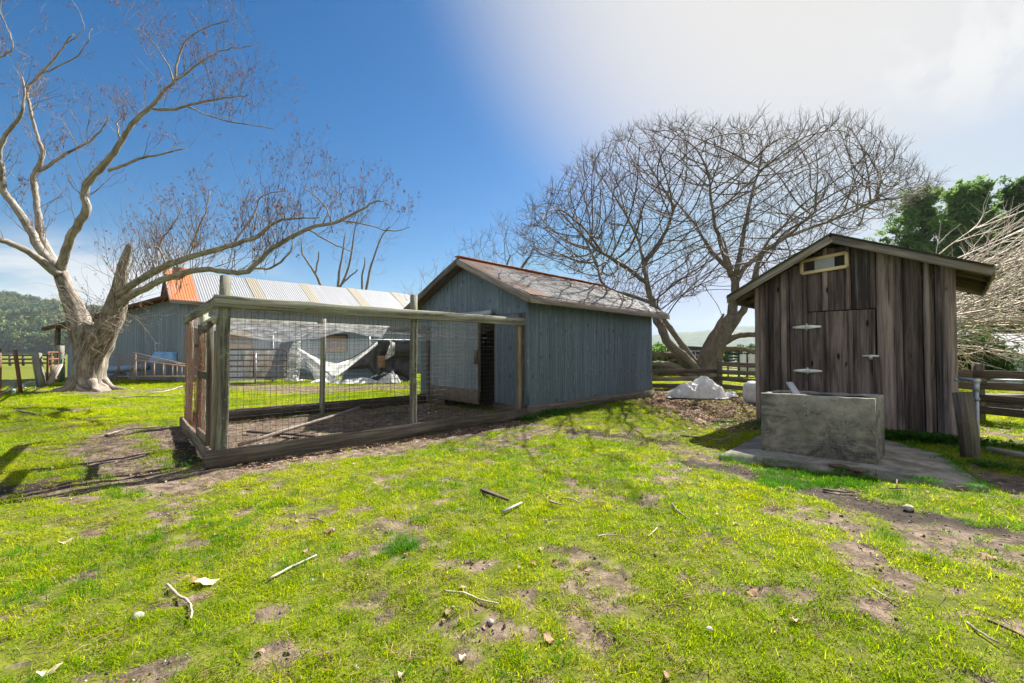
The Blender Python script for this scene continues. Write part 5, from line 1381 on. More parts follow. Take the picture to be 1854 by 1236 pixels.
WM = (M['bark_walnut'], M['twigdark'])
DB = 18.0
sc_tree('bare_tree', 'wide spreading bare tree with many low limbs behind the board fence', G(1270, 699), [
    [(1278, 706, DB, 34), (1277, 682, DB, 30), (1283, 655, DB, 28), (1300, 618, DB, 24), (1318, 585, DB, 20), (1328, 555, 18.0, 16), (1330, 520, 18.0, 13), (1322, 480, 18.0, 10), (1310, 430, 18.2, 7)],
    [(1262, 690, DB, 22), (1280, 640, 17.8, 19), (1296, 600, 17.7, 14), (1312, 568, 17.6, 10)],
    [(1268, 680, 17.8, 17), (1242, 650, 17.4, 15), (1212, 622, 17.2, 13), (1196, 590, 17.2, 12), (1183, 555, 17.4, 11), (1172, 510, 17.6, 9.5), (1163, 465, 17.8, 8), (1150, 420, 18, 6)],
    [(1275, 672, DB, 12), (1240, 630, 18.2, 9.5), (1205, 585, 18.6, 8), (1180, 548, 19, 7), (1100, 520, 19.4, 6), (1080, 480, 19.6, 5)],
    [(1262, 690, 17.7, 14), (1225, 668, 17.3, 12), (1192, 658, 17.0, 11), (1150, 655, 16.9, 9)],
    [(1250, 675, 17.9, 11), (1222, 645, 17.8, 9.5), (1192, 641, 17.6, 8), (1130, 630, 17.4, 6)],
    [(1318, 600, DB, 13), (1345, 560, 17.7, 11), (1362, 520, 17.5, 10), (1375, 470, 17.4, 8), (1400, 420, 17.3, 6)],
    [(1305, 622, DB, 11), (1340, 607, 17.6, 9), (1372, 602, 17.3, 8), (1420, 585, 17, 6)],
    [(1300, 630, DB, 8), (1340, 632, 17.8, 7), (1375, 636, 17.7, 6), (1420, 630, 17.6, 5)],
    [(1332, 520, 18, 9), (1350, 480, 18.3, 8), (1420, 430, 18.6, 6.5), (1480, 380, 18.8, 5)],
    [(1330, 500, 18, 8), (1290, 455, 18.4, 6.5), (1260, 410, 18.6, 5)],
    [(1170, 510, 17.6, 7), (1120, 475, 17.3, 6), (1075, 450, 17.2, 4.5)],
    [(1165, 480, 17.8, 7), (1200, 430, 17.6, 6), (1225, 370, 17.6, 4.5)],
    [(1324, 500, 18, 8), (1305, 440, 17.6, 6), (1290, 380, 17.4, 4.5), (1285, 320, 17.4, 3)], [(1330, 500, 18, 8), (1345, 430, 18, 6.5), (1360, 360, 18, 5), (1375, 300, 18, 3.5)], [(1420, 430, 18.6, 5), (1500, 400, 18.4, 4.5), (1590, 360, 18.2, 3)],
], [(945, 470), (940, 395), (985, 350), (1040, 300), (1085, 268), (1130, 235), (1185, 222), (1240, 218), (1290, 226), (1350, 222), (1430, 224), (1500, 218), (1545, 212), (1600, 245), (1650, 295), (1712, 335), (1640, 380), (1560, 420), (1440, 500), (1390, 545), (1330, 500), (1250, 545), (1180, 560), (1080, 520), (1000, 480)],
   DB, 5.5, 9500, WM, .2, .28, tip=.0085, twig=(.25, .5, 3), lean=(0, 0, .9))
sc_tree('bare_tree', 'rounded bare tree rising just behind the metal shed roof', G(900, 685), [
    [(905, 690, 24, 8), (903, 600, 24, 7.5), (905, 540, 24, 7), (912, 500, 24, 5), (925, 460, 24, 4)], [(904, 545, 24, 5), (880, 505, 23.6, 4), (862, 475, 23.4, 3)], [(906, 530, 24, 4.5), (940, 490, 24.2, 4), (965, 455, 24.3, 3)]],
    [(808, 470), (835, 440), (870, 415), (905, 395), (935, 400), (960, 430), (1000, 440), (1000, 500), (900, 530), (830, 500)], 24, 4, 650, WM, .26, .45)
sc_tree('bare_tree', 'small bare tree peeping between the barn roof and metal shed', G(765, 682), [
    [(770, 684, 26, 6), (772, 600, 26, 5.5), (775, 545, 26, 5), (782, 515, 26, 4)], [(774, 560, 26, 4), (755, 535, 25.8, 3)]],
    [(722, 530), (745, 508), (768, 492), (790, 474), (825, 478), (845, 500), (810, 540), (740, 560)], 26, 2.5, 260, WM, .26, .45)
for k, (rows, poly, lb) in enumerate([
    ([[(612, 660, 33, 5), (612, 560, 33, 4.5), (612, 517, 33, 4.2), (618, 470, 33, 3.2), (626, 420, 33, 2)], [(616, 520, 33, 3.5), (632, 480, 33, 3), (642, 420, 33, 2), (650, 385, 33, 1.2)], [(618, 515, 33, 3), (640, 495, 33, 2.2), (648, 488, 33, 1.5)]],
     [(590, 480), (600, 420), (622, 385), (655, 375), (668, 410), (655, 470), (630, 500)], 'twin stemmed bare tree in the middle behind the barn roof'),
    ([[(662, 660, 34, 5), (660, 560, 34, 4.2), (663, 525, 34, 4), (672, 480, 34, 3), (690, 430, 34, 2), (705, 410, 34, 1.4)], [(656, 540, 34, 3.4), (656, 500, 34, 3), (661, 466, 34, 2.6)]],
     [(660, 500), (670, 450), (690, 410), (725, 400), (735, 420), (705, 450), (690, 500)], 'slim bare tree with a broken stem at the right behind the barn roof'),
    ([[(592, 660, 32, 5), (590, 560, 32, 4.2), (580, 515, 32, 4), (565, 485, 32, 3), (548, 460, 32, 2.4), (545, 430, 32, 1.5)], [(570, 495, 32, 2.6), (576, 470, 32, 2.4), (577, 455, 32, 2)]],
     [(535, 470), (535, 420), (550, 400), (566, 430), (572, 470), (555, 490)], 'forked bare tree at the left behind the barn roof')]):
    sc_tree('bare_tree', lb, G(rows[0][0][0], 672), rows, poly, rows[0][0][2], 2.0, 130, (M['bark_walnut'], M['twig']), .3, .5, 'bare trees behind the barn roof', .008, (.5, 1.0, 2))

# pale drooping tree at the right
def pale_tree():
    Y0 = 15.5; base = G(1640, 712)
    t = thing('bare_tree', 'bleached bare tree with long arching branches right of the wooden shed', 'tree', base)
    b = MB(); tr_ = limb([(1610, 715, Y0, 20), (1612, 640, Y0, 16), (1620, 580, Y0, 13), (1632, 540, Y0, 9)], n=4); big_tube(b, tr_, 12, .1); b.build('trunk', M['bark_walnut'], t, smooth=True)
    tw = Twigs()
    rows = []
    for k in range(34):
        a = math.radians(np.interp(k, [0, 33], [25, -17]) + NR.normal(0, 4)); rows.append(a)
    for a in rows:
        p = np.array(P(1612 + NR.uniform(-10, 30), 560 + NR.uniform(-50, 50), Y0 + NR.normal(0, .5)))
        L = NR.uniform(3.0, 5.2)
        d_ = np.array([math.cos(a), NR.normal(-.05, .35), math.sin(a)])
        tw.grow(p, d_, L, .036, 2, .10, .40, (5, 7), .10, 7, .06)
    tw.build('branches', M['twigpale'], t)
pale_tree()

# evergreens: trunk, boughs and needle sprays
def leaf_cloud(b, centers, rad, n, size, flat=.6, seed=0):
    C = np.repeat(np.array(centers), n, 0); k = len(C); Rr = np.repeat(np.array(rad), n)
    o = NR.normal(0, 1, (k, 3)); o /= np.linalg.norm(o, axis=1, keepdims=True); o *= (NR.random((k, 1)) ** .4); o[:, 2] *= flat
    c = C + o * Rr[:, None]; a = NR.normal(0, 1, (k, 3)); a /= np.linalg.norm(a, axis=1, keepdims=True); q = np.cross(a, NR.normal(0, 1, (k, 3))); q /= np.linalg.norm(q, axis=1, keepdims=True)
    s = size * NR.uniform(.6, 1.3, (k, 1)); v = np.stack([c - a * s, c + q * s * .30, c + a * s, c - q * s * .30], 1).reshape(-1, 3)
    f = np.arange(k * 4).reshape(k, 4); b.push(v, f, np.zeros((k * 4, 3)), np.repeat(NR.random(k), 4))
def pine(px, ptop, pbot, Y_, wpx, label, n=70, seed=0):
    g = G(px, HZ + 1100 / Y_ ); base = Vector((P(px, HZ, Y_).x, Y_, 0)); t = thing('pine_tree', label, 'tree', base, 'evergreens beyond the yard'); top = P(px, ptop, Y_).z; lo = P(px, pbot, Y_).z; wr = wpx * Y_ / F
    b = MB(); b.tube([base, base + Vector((.2, 0, top * .5)), base + Vector((.1, 0, top * .97))], [.32, .2, .05], 10, rough=.1); b.build('trunk', M['bark_walnut'], t, True)
    cs = []; rs = []; br = []
    for k in range(int(n * 1.5)):
        f = NR.random() ** .8; z = lo + (top - lo) * f; w_ = wr * (1.0 - .72 * max(0, f - .3) / .7) * NR.uniform(.3, 1.4); a = NR.uniform(0, 6.28)
        o = np.array([base.x + .15, Y_, z - .25 * w_]); p = np.array([base.x + w_ * math.cos(a), Y_ + w_ * math.sin(a), z + NR.uniform(.0, .4) * w_])
        br.append([o, (o + p) / 2 + np.array([0, 0, -.15]), p])
        for q in (.55, .75, .92, 1.04):
            c_ = o + (p - o) * q + np.array([NR.normal(0, .22), NR.normal(0, .22), NR.normal(.05, .15)]); cs.append(c_); rs.append(NR.uniform(.28, .55))
    for k in range(10): cs.append(np.array([base.x + NR.normal(.1, .25), Y_ + NR.normal(0, .25), top - NR.uniform(-.2, 1.2)])); rs.append(NR.uniform(.2, .4))
    b = MB(); br = np.array(br); b.strips(br, np.tile([.06, .04, .015], (len(br), 1)), 4); b.build('boughs', M['bark_walnut'], t)
    b = MB(); leaf_cloud(b, cs, rs, 34, .19, .9); b.build('crown', M['pine'], t)
pine(1757, 338, 600, 34, 60, 'tall dark pine above the wooden shed roof', 130)
pine(1862, 330, 560, 32, 56, 'dark pine cut by the right edge of the view', 80)
pine(1672, 352, 560, 38, 66, 'yellowish green evergreen partly hidden by bleached branches', 80)
pine(1815, 400, 615, 40, 66, 'lower green evergreen between the two taller pines', 110)
pine(1905, 400, 620, 38, 70, 'broad evergreen standing mostly beyond the right edge', 90)
pine(1740, 440, 625, 44, 60, 'darker evergreen low behind the bleached branches', 90)
def bush(px, top, Y_, w, label, m='bushleaf', zlo=.2, n=50, sz=.1):
    p = P(px, top, Y_); base = Vector((p.x, Y_, 0)); t = thing('bush', label, 'bush', base, 'shrubs beyond the fence'); cs = []; rs = []
    for k in range(n):
        a = NR.uniform(0, 6.28); r = w * NR.random() ** .5; cs.append((base.x + r * math.cos(a), Y_ + r * math.sin(a), zlo + (p.z - zlo) * (1 - .55 * (r / w) ** 2) * NR.uniform(.25, .92))); rs.append(NR.uniform(.25, .45))
    b = MB(); leaf_cloud(b, cs, rs, 130, sz, .8); b.build('foliage', M[m], t)
    b = MB(); S = np.array([[base + Vector((NR.normal(0, .15), NR.normal(0, .15), 0)), Vector(c) * .5 + base * .5, Vector(c)] for c in cs[:24]]); b.strips(S, np.tile([.03, .02, .008], (len(S), 1)), 4); b.build('stems', M['twig'], t)
bush(1762, 588, 18.5, 1.1, 'leafy green bush beneath the bleached branches by the fence')
bush(1700, 600, 20, 1.3, 'dark bush hidden behind the corner of the wooden shed')
bush(1197, 610, 26, .8, 'small green conifer shrub beside the metal shed corner', 'pine', .1, 36)
bush(1345, 618, 40, 1.6, 'grey green bush behind the white stall panels', 'bushleaf', .2, 50)
bush(1800, 575, 26, 2.2, 'broad dark bush beyond the pale shed', 'pine', .2, 80)
bush(1850, 560, 30, 2.6, 'dark hedge like bush behind the pale shed roof', 'pine', .2, 80)


# ------------------------------------------------------------------ scattered stuff: grass, weeds, leaves, clods, hillside woods
def scatter(name, protos, pts, rot, scl, label, cat):
    """one object: points carrying instances of unlinked prototypes"""
    col = bpy.data.collections.new(name + ' sources')
    for i, o in enumerate(protos):
        COL.objects.unlink(o); o.name = '%s_%02d' % (name, i); col.objects.link(o)
    me = bpy.data.meshes.new(name); n = len(pts); me.vertices.add(n); me.vertices.foreach_set('co', np.asarray(pts, np.float32).ravel())
    a = me.attributes.new('rot', 'FLOAT_VECTOR', 'POINT'); a.data.foreach_set('vector', np.asarray(rot, np.float32).ravel())
    a = me.attributes.new('scl', 'FLOAT_VECTOR', 'POINT'); a.data.foreach_set('vector', np.asarray(scl, np.float32).ravel())
    a = me.attributes.new('pid', 'INT', 'POINT'); a.data.foreach_set('value', NR.integers(0, len(protos), n).astype(np.int32))
    o = bpy.data.objects.new(name, me); COL.objects.link(o); tag(o, label, cat, kind='stuff')
    ng = bpy.data.node_groups.new(name, 'GeometryNodeTree')
    ng.interface.new_socket('Geometry', in_out='INPUT', socket_type='NodeSocketGeometry'); ng.interface.new_socket('Geometry', in_out='OUTPUT', socket_type='NodeSocketGeometry')
    N_ = ng.nodes; L = ng.links; gi = N_.new('NodeGroupInput'); go = N_.new('NodeGroupOutput')
    ci = N_.new('GeometryNodeCollectionInfo'); ci.inputs['Collection'].default_value = col; ci.inputs['Separate Children'].default_value = True; ci.inputs['Reset Children'].default_value = True
    ip = N_.new('GeometryNodeInstanceOnPoints'); ip.inputs['Pick Instance'].default_value = True
    def na(nm, dt):
        q = N_.new('GeometryNodeInputNamedAttribute'); q.data_type = dt; q.inputs['Name'].default_value = nm; return [s for s in q.outputs if s.enabled and s.name == 'Attribute'][0]
    L.new(gi.outputs[0], ip.inputs['Points']); L.new(ci.outputs[0], ip.inputs['Instance'])
    L.new(na('pid', 'INT'), ip.inputs['Instance Index']); L.new(na('rot', 'FLOAT_VECTOR'), ip.inputs['Rotation']); L.new(na('scl', 'FLOAT_VECTOR'), ip.inputs['Scale'])
    L.new(ip.outputs[0], go.inputs[0])
    md = o.modifiers.new('scatter', 'NODES'); md.node_group = ng
    return o

def tuft(n, rad, h0, h1, w, m, lean=.5):
    b = MB(); K = 4; c = NR.normal(0, rad * .5, (n, 2)); a = NR.uniform(0, 6.28, n); h = NR.uniform(h0, h1, n); ln = NR.uniform(.1, 1.0, n) * lean
    t = np.linspace(0, 1, K); bend = (t ** 1.7)
    x = c[:, 0, None] + np.cos(a)[:, None] * (h * ln * 1.3)[:, None] * bend; y = c[:, 1, None] + np.sin(a)[:, None] * (h * ln * 1.3)[:, None] * bend
    z = h[:, None] * (t - .25 * ln[:, None] * t ** 2) - .006
    wd = w * NR.uniform(.7, 1.3, n)[:, None] * np.array([1, .9, .6, .08])
    ax = -np.sin(a + NR.normal(0, .6, n)); ay = np.cos(a + NR.normal(0, .6, n))
    Lp = np.stack([x - ax[:, None] * wd / 2, y - ay[:, None] * wd / 2, z], -1); Rp = np.stack([x + ax[:, None] * wd / 2, y + ay[:, None] * wd / 2, z], -1)
    v = np.stack([Lp, Rp], 2).reshape(-1, 3); idx = np.arange(n * K * 2).reshape(n, K, 2)
    f = np.stack([idx[:, :-1, 0], idx[:, :-1, 1], idx[:, 1:, 1], idx[:, 1:, 0]], -1).reshape(-1, 4)
    b.push(v, f, np.zeros((len(v), 3)), np.repeat(NR.random(n), K * 2)); return b.build('tuft', m)

def sector(n, r0, r1, ex, half=57):
    """random ground points, density falling as r**-ex"""
    u = NR.random(n); e = 2 - ex; r = (r0 ** e + u * (r1 ** e - r0 ** e)) ** (1 / e); a = np.radians(NR.uniform(-half, half, n)); return r * np.sin(a), r * np.cos(a), r

def blocked(x, y):
    a = (x - C0.x) * U.x + (y - C0.y) * U.y; b_ = (x - C0.x) * V.x + (y - C0.y) * V.y
    m = (a > -.05) & (a < SL + .05) & (b_ > -.03) & (b_ < SW + .05)
    a = (x - W0.x) * SD.x + (y - W0.y) * SD.y; c_ = (x - W0.x) * FD.x + (y - W0.y) * FD.y
    m |= (a > .02) & (a < 2.7) & (c_ > -.02) & (c_ < WW)
    pl_ = [G(1300, 832), G(1395, 782), G(1560, 790), G(1705, 828), G(1790, 893), G(1600, 868)]
    ins = np.zeros(len(x), bool); j = len(pl_) - 1
    for i in range(len(pl_)):
        xi, yi, xj, yj = pl_[i].x, pl_[i].y, pl_[j].x, pl_[j].y
        ins ^= ((yi > y) != (yj > y)) & (x < (xj - xi) * (y - yi) / (yj - yi + 1e-12) + xi); j = i
    return m | ins

x, y, r = sector(90000, .9, 30, .95)
s = soil(x, y); nz = fbm(x * 1.7, y * 1.7, 90); keep = (NR.random(len(x)) > np.clip(s * 1.25 - .05, 0, .96)) & ~blocked(x, y) & (NR.random(len(x)) < .55 + .6 * nz)
x, y, r, s = x[keep], y[keep], r[keep], s[keep]; n = len(x)
sz = np.interp(r, [1, 4, 10, 30], [.8, .95, 1.25, 2.0]) * NR.uniform(.65, 1.3, n) * (1 - .35 * s); wide = np.interp(r, [1, 4, 10, 30], [1, 1.15, 1.7, 3.2])
lu = fbm(x * .55 + 3, y * .55, 77)
rot = np.stack([NR.normal(0, .12, n), NR.normal(0, .12, n), NR.uniform(0, 6.28, n)], 1)
scl = np.stack([sz * wide ** .5, sz * wide ** .5, sz * (.72 + .55 * lu)], 1)
protos = [tuft(40, .075, .012, .036, .0042, M['grass'], 1.3) for _ in range(8)] + [tuft(28, .06, .02, .055, .0036, M['grass'], 1.4) for _ in range(3)] + [tuft(18, .07, .012, .034, .0034, M['straw'], 1.5)]
scatter('grass', protos, np.stack([x, y, gz(x, y)], 1), rot, scl, 'short bright yellow green grass covering the yard', 'grass')
x, y, r = sector(11000, 1.0, 16, 1.0); lu = fbm(x * 1.3, y * 1.3, 120); keep = (lu > .53) & (soil(x, y) < .5) & ~blocked(x, y)
tx = [G(725, 990)[:2], G(1310, 690)[:2]]
x, y = x[keep], y[keep]; ex_x = NR.normal(G(728, 988).x, .07, 40); ex_y = NR.normal(G(728, 988).y, .07, 40); x = np.concatenate([x, ex_x]); y = np.concatenate([y, ex_y]); n = len(x)
sz = NR.uniform(.6, 1.1, n)
scatter('lush_grass', [tuft(26, .06, .03, .075, .003, M['lush'], .9) for _ in range(3)], np.stack([x, y, gz(x, y)], 1), np.stack([0 * x, 0 * x, NR.uniform(0, 6.28, n)], 1), np.stack([sz, sz, sz], 1), 'darker taller tufts of grass scattered through the lawn', 'grass')

def thatch(m):
    b = MB(); T = []
    for _ in range(9):
        a = R.uniform(0, 6.28); cx, cy = R.gauss(0, .05), R.gauss(0, .05); l = R.uniform(.008, .03); zz = R.uniform(.004, .02)
        T.append([(cx - l * math.cos(a), cy - l * math.sin(a), zz), (cx, cy, zz + .004), (cx + l * math.cos(a), cy + l * math.sin(a), zz - .003)])
    b.strips(np.array(T), np.tile([.0009, .0014, .0007], (9, 1)), 3); return b.build('thatch', m)
x, y, r = sector(16000, 1.0, 12, 1.0); k = ~blocked(x, y) & (NR.random(16000) < (.38) * ss(.45, .68, fbm(x * 2.2, y * 2.2, 140))); x, y, r = x[k], y[k], r[k]; n = len(x); sz = np.interp(r, [1, 4, 12], [.9, 1.2, 2.0]) * NR.uniform(.6, 1.3, n)
scatter('dry_thatch', [thatch(M['straw']) for _ in range(3)] + [thatch(M['dryleaf']) for _ in range(2)], np.stack([x, y, gz(x, y) + .004], 1), np.stack([0 * x, 0 * x, NR.uniform(0, 6.28, n)], 1), np.stack([sz] * 3, 1), 'fine dry thatch and crumbs of dead grass between the blades', 'thatch')

def weedtuft(m, n=16, rad=.1, h=.1):
    b = MB(); 
    for k in range(n):
        a = R.uniform(0, 6.28); r = rad * R.random() ** .5; c = np.array([r * math.cos(a), r * math.sin(a), R.uniform(.25, 1) * h]); d_ = unit(np.array([math.cos(a + R.uniform(-1, 1)), math.sin(a + R.uniform(-1, 1)), R.uniform(-.2, .7)])); s_ = unit(np.cross(d_, [0, 0, 1])); l = R.uniform(.02, .04)
        b.push([c - d_ * l, c + s_ * l * .55, c + d_ * l, c - s_ * l * .55], [[0, 1, 2, 3]], np.zeros((4, 3)), R.random())
    return b.build('weed', m)
wx = []; wy = []; wsz = []
def strip(p, q, n, spread, s=1.0):
    for _ in range(n):
        t_ = NR.random(); v_ = Vector(p).lerp(Vector(q), t_); wx.append(v_.x + NR.normal(0, spread)); wy.append(v_.y + NR.normal(0, spread)); wsz.append(s * NR.uniform(.5, 1.2))
strip(at(-.5, -.45), at(1.3, -.25), 90, .13, .9); strip(at(1.3, -.22), at(5.3, -.2), 60, .09, .6); strip(wp(-.1, 0, .2), wp(1.0, 0, .35), 260, .13, 1.15); strip(wp(-.4, 0, .1), wp(-.1, 0, .3), 40, .1); strip(wp(1.9, 0, .3), wp(2.6, 0, .4), 60, .15); strip(pp(-.25, .0), pp(-.2, .8), 8, .05, .6); strip(G(760, 760), G(690, 752), 10, .2, .5); strip(G(1240, 700), G(1340, 705), 30, .3, 1.2)
strip(T0 + tl * .0 - tn * .03, T0 + tl * 1.2 - tn * .03, 40, .02, .35); strip(G(1760, 842), G(1830, 850), 60, .12, .6)
wx, wy, wsz = map(np.array, (wx, wy, wsz)); n = len(wx)
scatter('weeds', [weedtuft(M['weed']) for _ in range(4)], np.stack([wx, wy, np.maximum(gz(wx, wy), 0)], 1), np.stack([0 * wx, 0 * wx, NR.uniform(0, 6.28, n)], 1), np.stack([wsz] * 3, 1), 'dark green broad leaved weeds along the foot of the sheds and fences', 'weeds')
def lushrow():
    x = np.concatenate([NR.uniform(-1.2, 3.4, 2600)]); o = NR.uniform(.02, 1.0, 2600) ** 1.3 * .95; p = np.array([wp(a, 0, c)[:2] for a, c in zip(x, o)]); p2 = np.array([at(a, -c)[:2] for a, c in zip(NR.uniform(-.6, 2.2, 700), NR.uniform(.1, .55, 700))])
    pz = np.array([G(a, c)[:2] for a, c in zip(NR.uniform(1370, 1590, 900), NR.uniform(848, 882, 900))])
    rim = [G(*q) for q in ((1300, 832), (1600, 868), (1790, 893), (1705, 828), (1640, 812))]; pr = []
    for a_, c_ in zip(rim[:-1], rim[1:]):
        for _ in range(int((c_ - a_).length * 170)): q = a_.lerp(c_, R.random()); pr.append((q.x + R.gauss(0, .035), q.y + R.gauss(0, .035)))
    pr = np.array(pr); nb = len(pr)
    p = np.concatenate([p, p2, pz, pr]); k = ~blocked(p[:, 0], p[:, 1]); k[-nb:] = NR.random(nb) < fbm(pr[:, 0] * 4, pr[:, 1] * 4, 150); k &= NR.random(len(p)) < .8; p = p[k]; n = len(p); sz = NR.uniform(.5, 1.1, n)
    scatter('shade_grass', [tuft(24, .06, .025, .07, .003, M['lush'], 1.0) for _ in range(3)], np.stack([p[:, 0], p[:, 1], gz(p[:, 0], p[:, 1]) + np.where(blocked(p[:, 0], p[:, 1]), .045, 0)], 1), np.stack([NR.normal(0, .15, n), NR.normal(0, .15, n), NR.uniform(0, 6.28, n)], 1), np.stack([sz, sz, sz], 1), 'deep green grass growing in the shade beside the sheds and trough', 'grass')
lushrow()

def leafproto(m):
    b = MB(); l, w = R.uniform(.022, .042), R.uniform(.012, .022); pts = []
    for i in range(5):
        t_ = i / 4; ww = w * math.sin(math.pi * min(.97, t_ * .9 + .06)); pts.append([(-l + 2 * l * t_, j * ww, .006 * math.sin(t_ * 3 + j) + .006 * abs(j) * R.uniform(.3, 1.4) + .005 * R.random()) for j in (-1, 0, 1)])
    b.grid(pts); return b.build('leaf', m)
x1, y1 = NR.uniform(2.2, 8.6, 16000), NR.uniform(7.0, 17, 16000); k = NR.random(16000) < litter(x1, y1) * (.25 + .9 * ss(.35, .6, fbm(x1 * 1.5, y1 * 1.5, 55))); x1, y1 = x1[k], y1[k]
x2, y2, r2 = sector(3000, 1.3, 12, 1.0); k = NR.random(3000) < .05 + .16 * soil(x2, y2); x2, y2 = x2[k], y2[k]
x3 = np.array([pp(a, -c)[:2] for a, c in zip(NR.uniform(.2, 5.4, 420), NR.uniform(.08, .5, 420) ** 1.2)])
x = np.concatenate([x1, x2, x3[:, 0]]); y = np.concatenate([y1, y2, x3[:, 1]]); k = ~blocked(x, y); x, y = x[k], y[k]; n = len(x); sz = NR.uniform(.6, 1.5, n) * np.where(np.arange(n) < len(x1) * .8, 1.3, .72)
scatter('fallen_leaves', [leafproto(M['dryleaf']) for _ in range(6)], np.stack([x, y, gz(x, y) + .010], 1), np.stack([NR.normal(0, .2, n), NR.normal(0, .2, n), NR.uniform(0, 6.28, n)], 1), np.stack([sz] * 3, 1), 'brown dry fallen leaves littering the bare ground', 'leaves')
def clodproto(m):
    b = MB(); rows = []
    for e in np.linspace(.05, math.pi - .05, 5): rr = [(math.cos(a) * math.sin(e) * .011 * R.uniform(.6, 1.3), math.sin(a) * math.sin(e) * .011 * R.uniform(.6, 1.3), math.cos(e) * .008 * R.uniform(.7, 1.2)) for a in np.linspace(0, 6.28, 7)[:-1]]; rows.append(rr + [rr[0]])
    b.grid(rows); return b.build('clod', m)
x, y, r = sector(26000, 1.2, 13, 1.0); k = (NR.random(26000) < soil(x, y)) & ~blocked(x, y); x, y, r = x[k], y[k], r[k]; n = len(x); sz = NR.uniform(.15, 1.15, n) ** 2.2 * .75 + .12
msoil = plain('soil clods', (.05, .038, .03), (.19, .15, .115), 9, .95, .3)
scatter('soil_clods', [clodproto(msoil) for _ in range(3)] + [clodproto(M['stone'])], np.stack([x, y, gz(x, y) + .002], 1), np.stack([NR.uniform(0, 6, n)] * 3, 1), np.stack([sz] * 3, 1), 'small clods and crumbs of soil on the bare patches', 'soil')
def twigproto():
    b = MB(); a = R.uniform(.03, .09); b.strips(np.array([[(-a, 0, 0), (0, R.uniform(-.012, .012), .006), (a, 0, .002)]]), np.array([[.002, .0025, .0012]]), 4); return b.build('bit', M['stick'])
x, y, r = sector(1000, 1.2, 14, 1.0); k = ~blocked(x, y); x, y = x[k], y[k]; n = len(x); sz = NR.uniform(.3, .8, n)
scatter('twig_litter', [twigproto() for _ in range(4)], np.stack([x, y, gz(x, y) + .012], 1), np.stack([NR.normal(0, .12, n), NR.normal(0, .15, n), NR.uniform(0, 6.28, n)], 1), np.stack([sz] * 3, 1), 'small broken twigs strewn across the grass', 'twigs')

def crownproto():
    b = MB(); cs = [(NR.normal(0, 1.5), NR.normal(0, 1.5), NR.uniform(1.5, 6)) for _ in range(14)]; leaf_cloud(b, cs, [NR.uniform(1.2, 2.0) for _ in cs], 45, .75, .8); return b.build('crown', M['hilltree'])
n = 3000; x = NR.uniform(-1100, -140, n); ty = NR.random(n) ** .9; y = HD + HDEP * ty
h = np.array([hleft(a) for a in x]) * np.sin(ty * math.pi / 2) + (fbm(x / 60, y / 60, 70) - .5) * 12 * np.sin(ty * math.pi / 2)
sz = NR.uniform(.8, 2.4, n) * (.7 + .8 * fbm(x / 45, y / 45, 88))
scatter('hillside_woods', [crownproto() for _ in range(4)], np.stack([x, y, h - 1.0], 1), np.stack([0 * x, 0 * x, NR.uniform(0, 6.28, n)], 1), np.stack([sz] * 3, 1), 'hazy wooded slope of the hill on the left', 'woods')

# ------------------------------------------------------------------ single sticks, chips, leaves and stones in the lawn
def stick(px, rad, m='stick', w=None):
    def f(b):
        pts = []
        for (x_, y_) in px:
            g = G(x_, y_); pts.append(Vector((g.x, g.y, gz1(g.x, g.y) + .010 + rad)))
        c = cr([(*p_, rad) for p_ in pts], 4); k = len(c); b.tube([tuple(q[:3] + NR.normal(0, rad * .15, 3)) for q in c], [rad * (1.05 - .45 * i / k) * R.uniform(.85, 1.1) for i in range(k)], 7, rough=.15)
    return f
ST = [
    ([(302, 1061), (320, 1078), (340, 1092), (347, 1108), (345, 1125)], .0085, 'stick', 'pale curved stick in the near grass before the pen corner'),
    ([(488, 1053), (530, 1030), (573, 1007)], .008, 'stick', 'long straight pale stick in the grass'),
    ([(805, 1077), (840, 1080), (870, 1090), (902, 1102)], .006, 'stick', 'thin brown twig bending through the middle foreground'),
    ([(1217, 919), (1228, 936), (1252, 953)], .008, 'stick', 'hooked pale twig on the lawn midway to the trough'),
    ([(1232, 790), (1270, 795), (1310, 800), (1328, 787)], .016, 'stick', 'bent grey branch lying near the left end of the slab'),
    ([(1750, 1134), (1775, 1156), (1806, 1176)], .007, 'stick', 'dark straight twig in the near right grass'),
    ([(1788, 1134), (1820, 1148), (1862, 1168)], .007, 'stickdark', 'twig running off the right edge of the lawn'),
    ([(205, 722), (250, 718), (290, 719), (335, 712)], .022, 'stick', 'long thin branch on bare soil right of the big trunk'),
    ([(270, 713), (305, 709), (330, 700)], .025, 'stick', 'white stripped branch leaning toward the pen end'),
    ([(190, 788), (225, 780), (262, 779), (285, 777)], .016, 'stick', 'curved grey branch on the trodden path left of the pen'),
    ([(1580, 1072), (1605, 1088), (1628, 1102)], .005, 'stick', 'fine grey twig in the right lawn below the muddy patch'),
    ([(1490, 885), (1520, 890), (1548, 893)], .013, 'stick', 'short grey stick at the muddy edge before the trough'),
    ([(1080, 978), (1100, 974), (1118, 976)], .006, 'stick', 'slim pale twig right of the bare patch in the lawn'),
    ([(1190, 965), (1180, 975), (1172, 982)], .006, 'stick', 'crooked pale twig beside the hooked one'),
    ([(1015, 906), (1035, 908), (1050, 917)], .007, 'stick', 'grey twig behind the flat wood chip'),
    ([(560, 935), (575, 940), (588, 950)], .007, 'stick', 'pale twig in the lawn below the pen kick board'),
    ([(30, 745), (60, 750), (75, 752)], .02, 'stickdark', 'dark stick in the far left grass'),
]
for px, r_, m, lb in ST: solo('stick', lb, 'stick', m, stick(px, r_), 'loose sticks on the lawn', True)
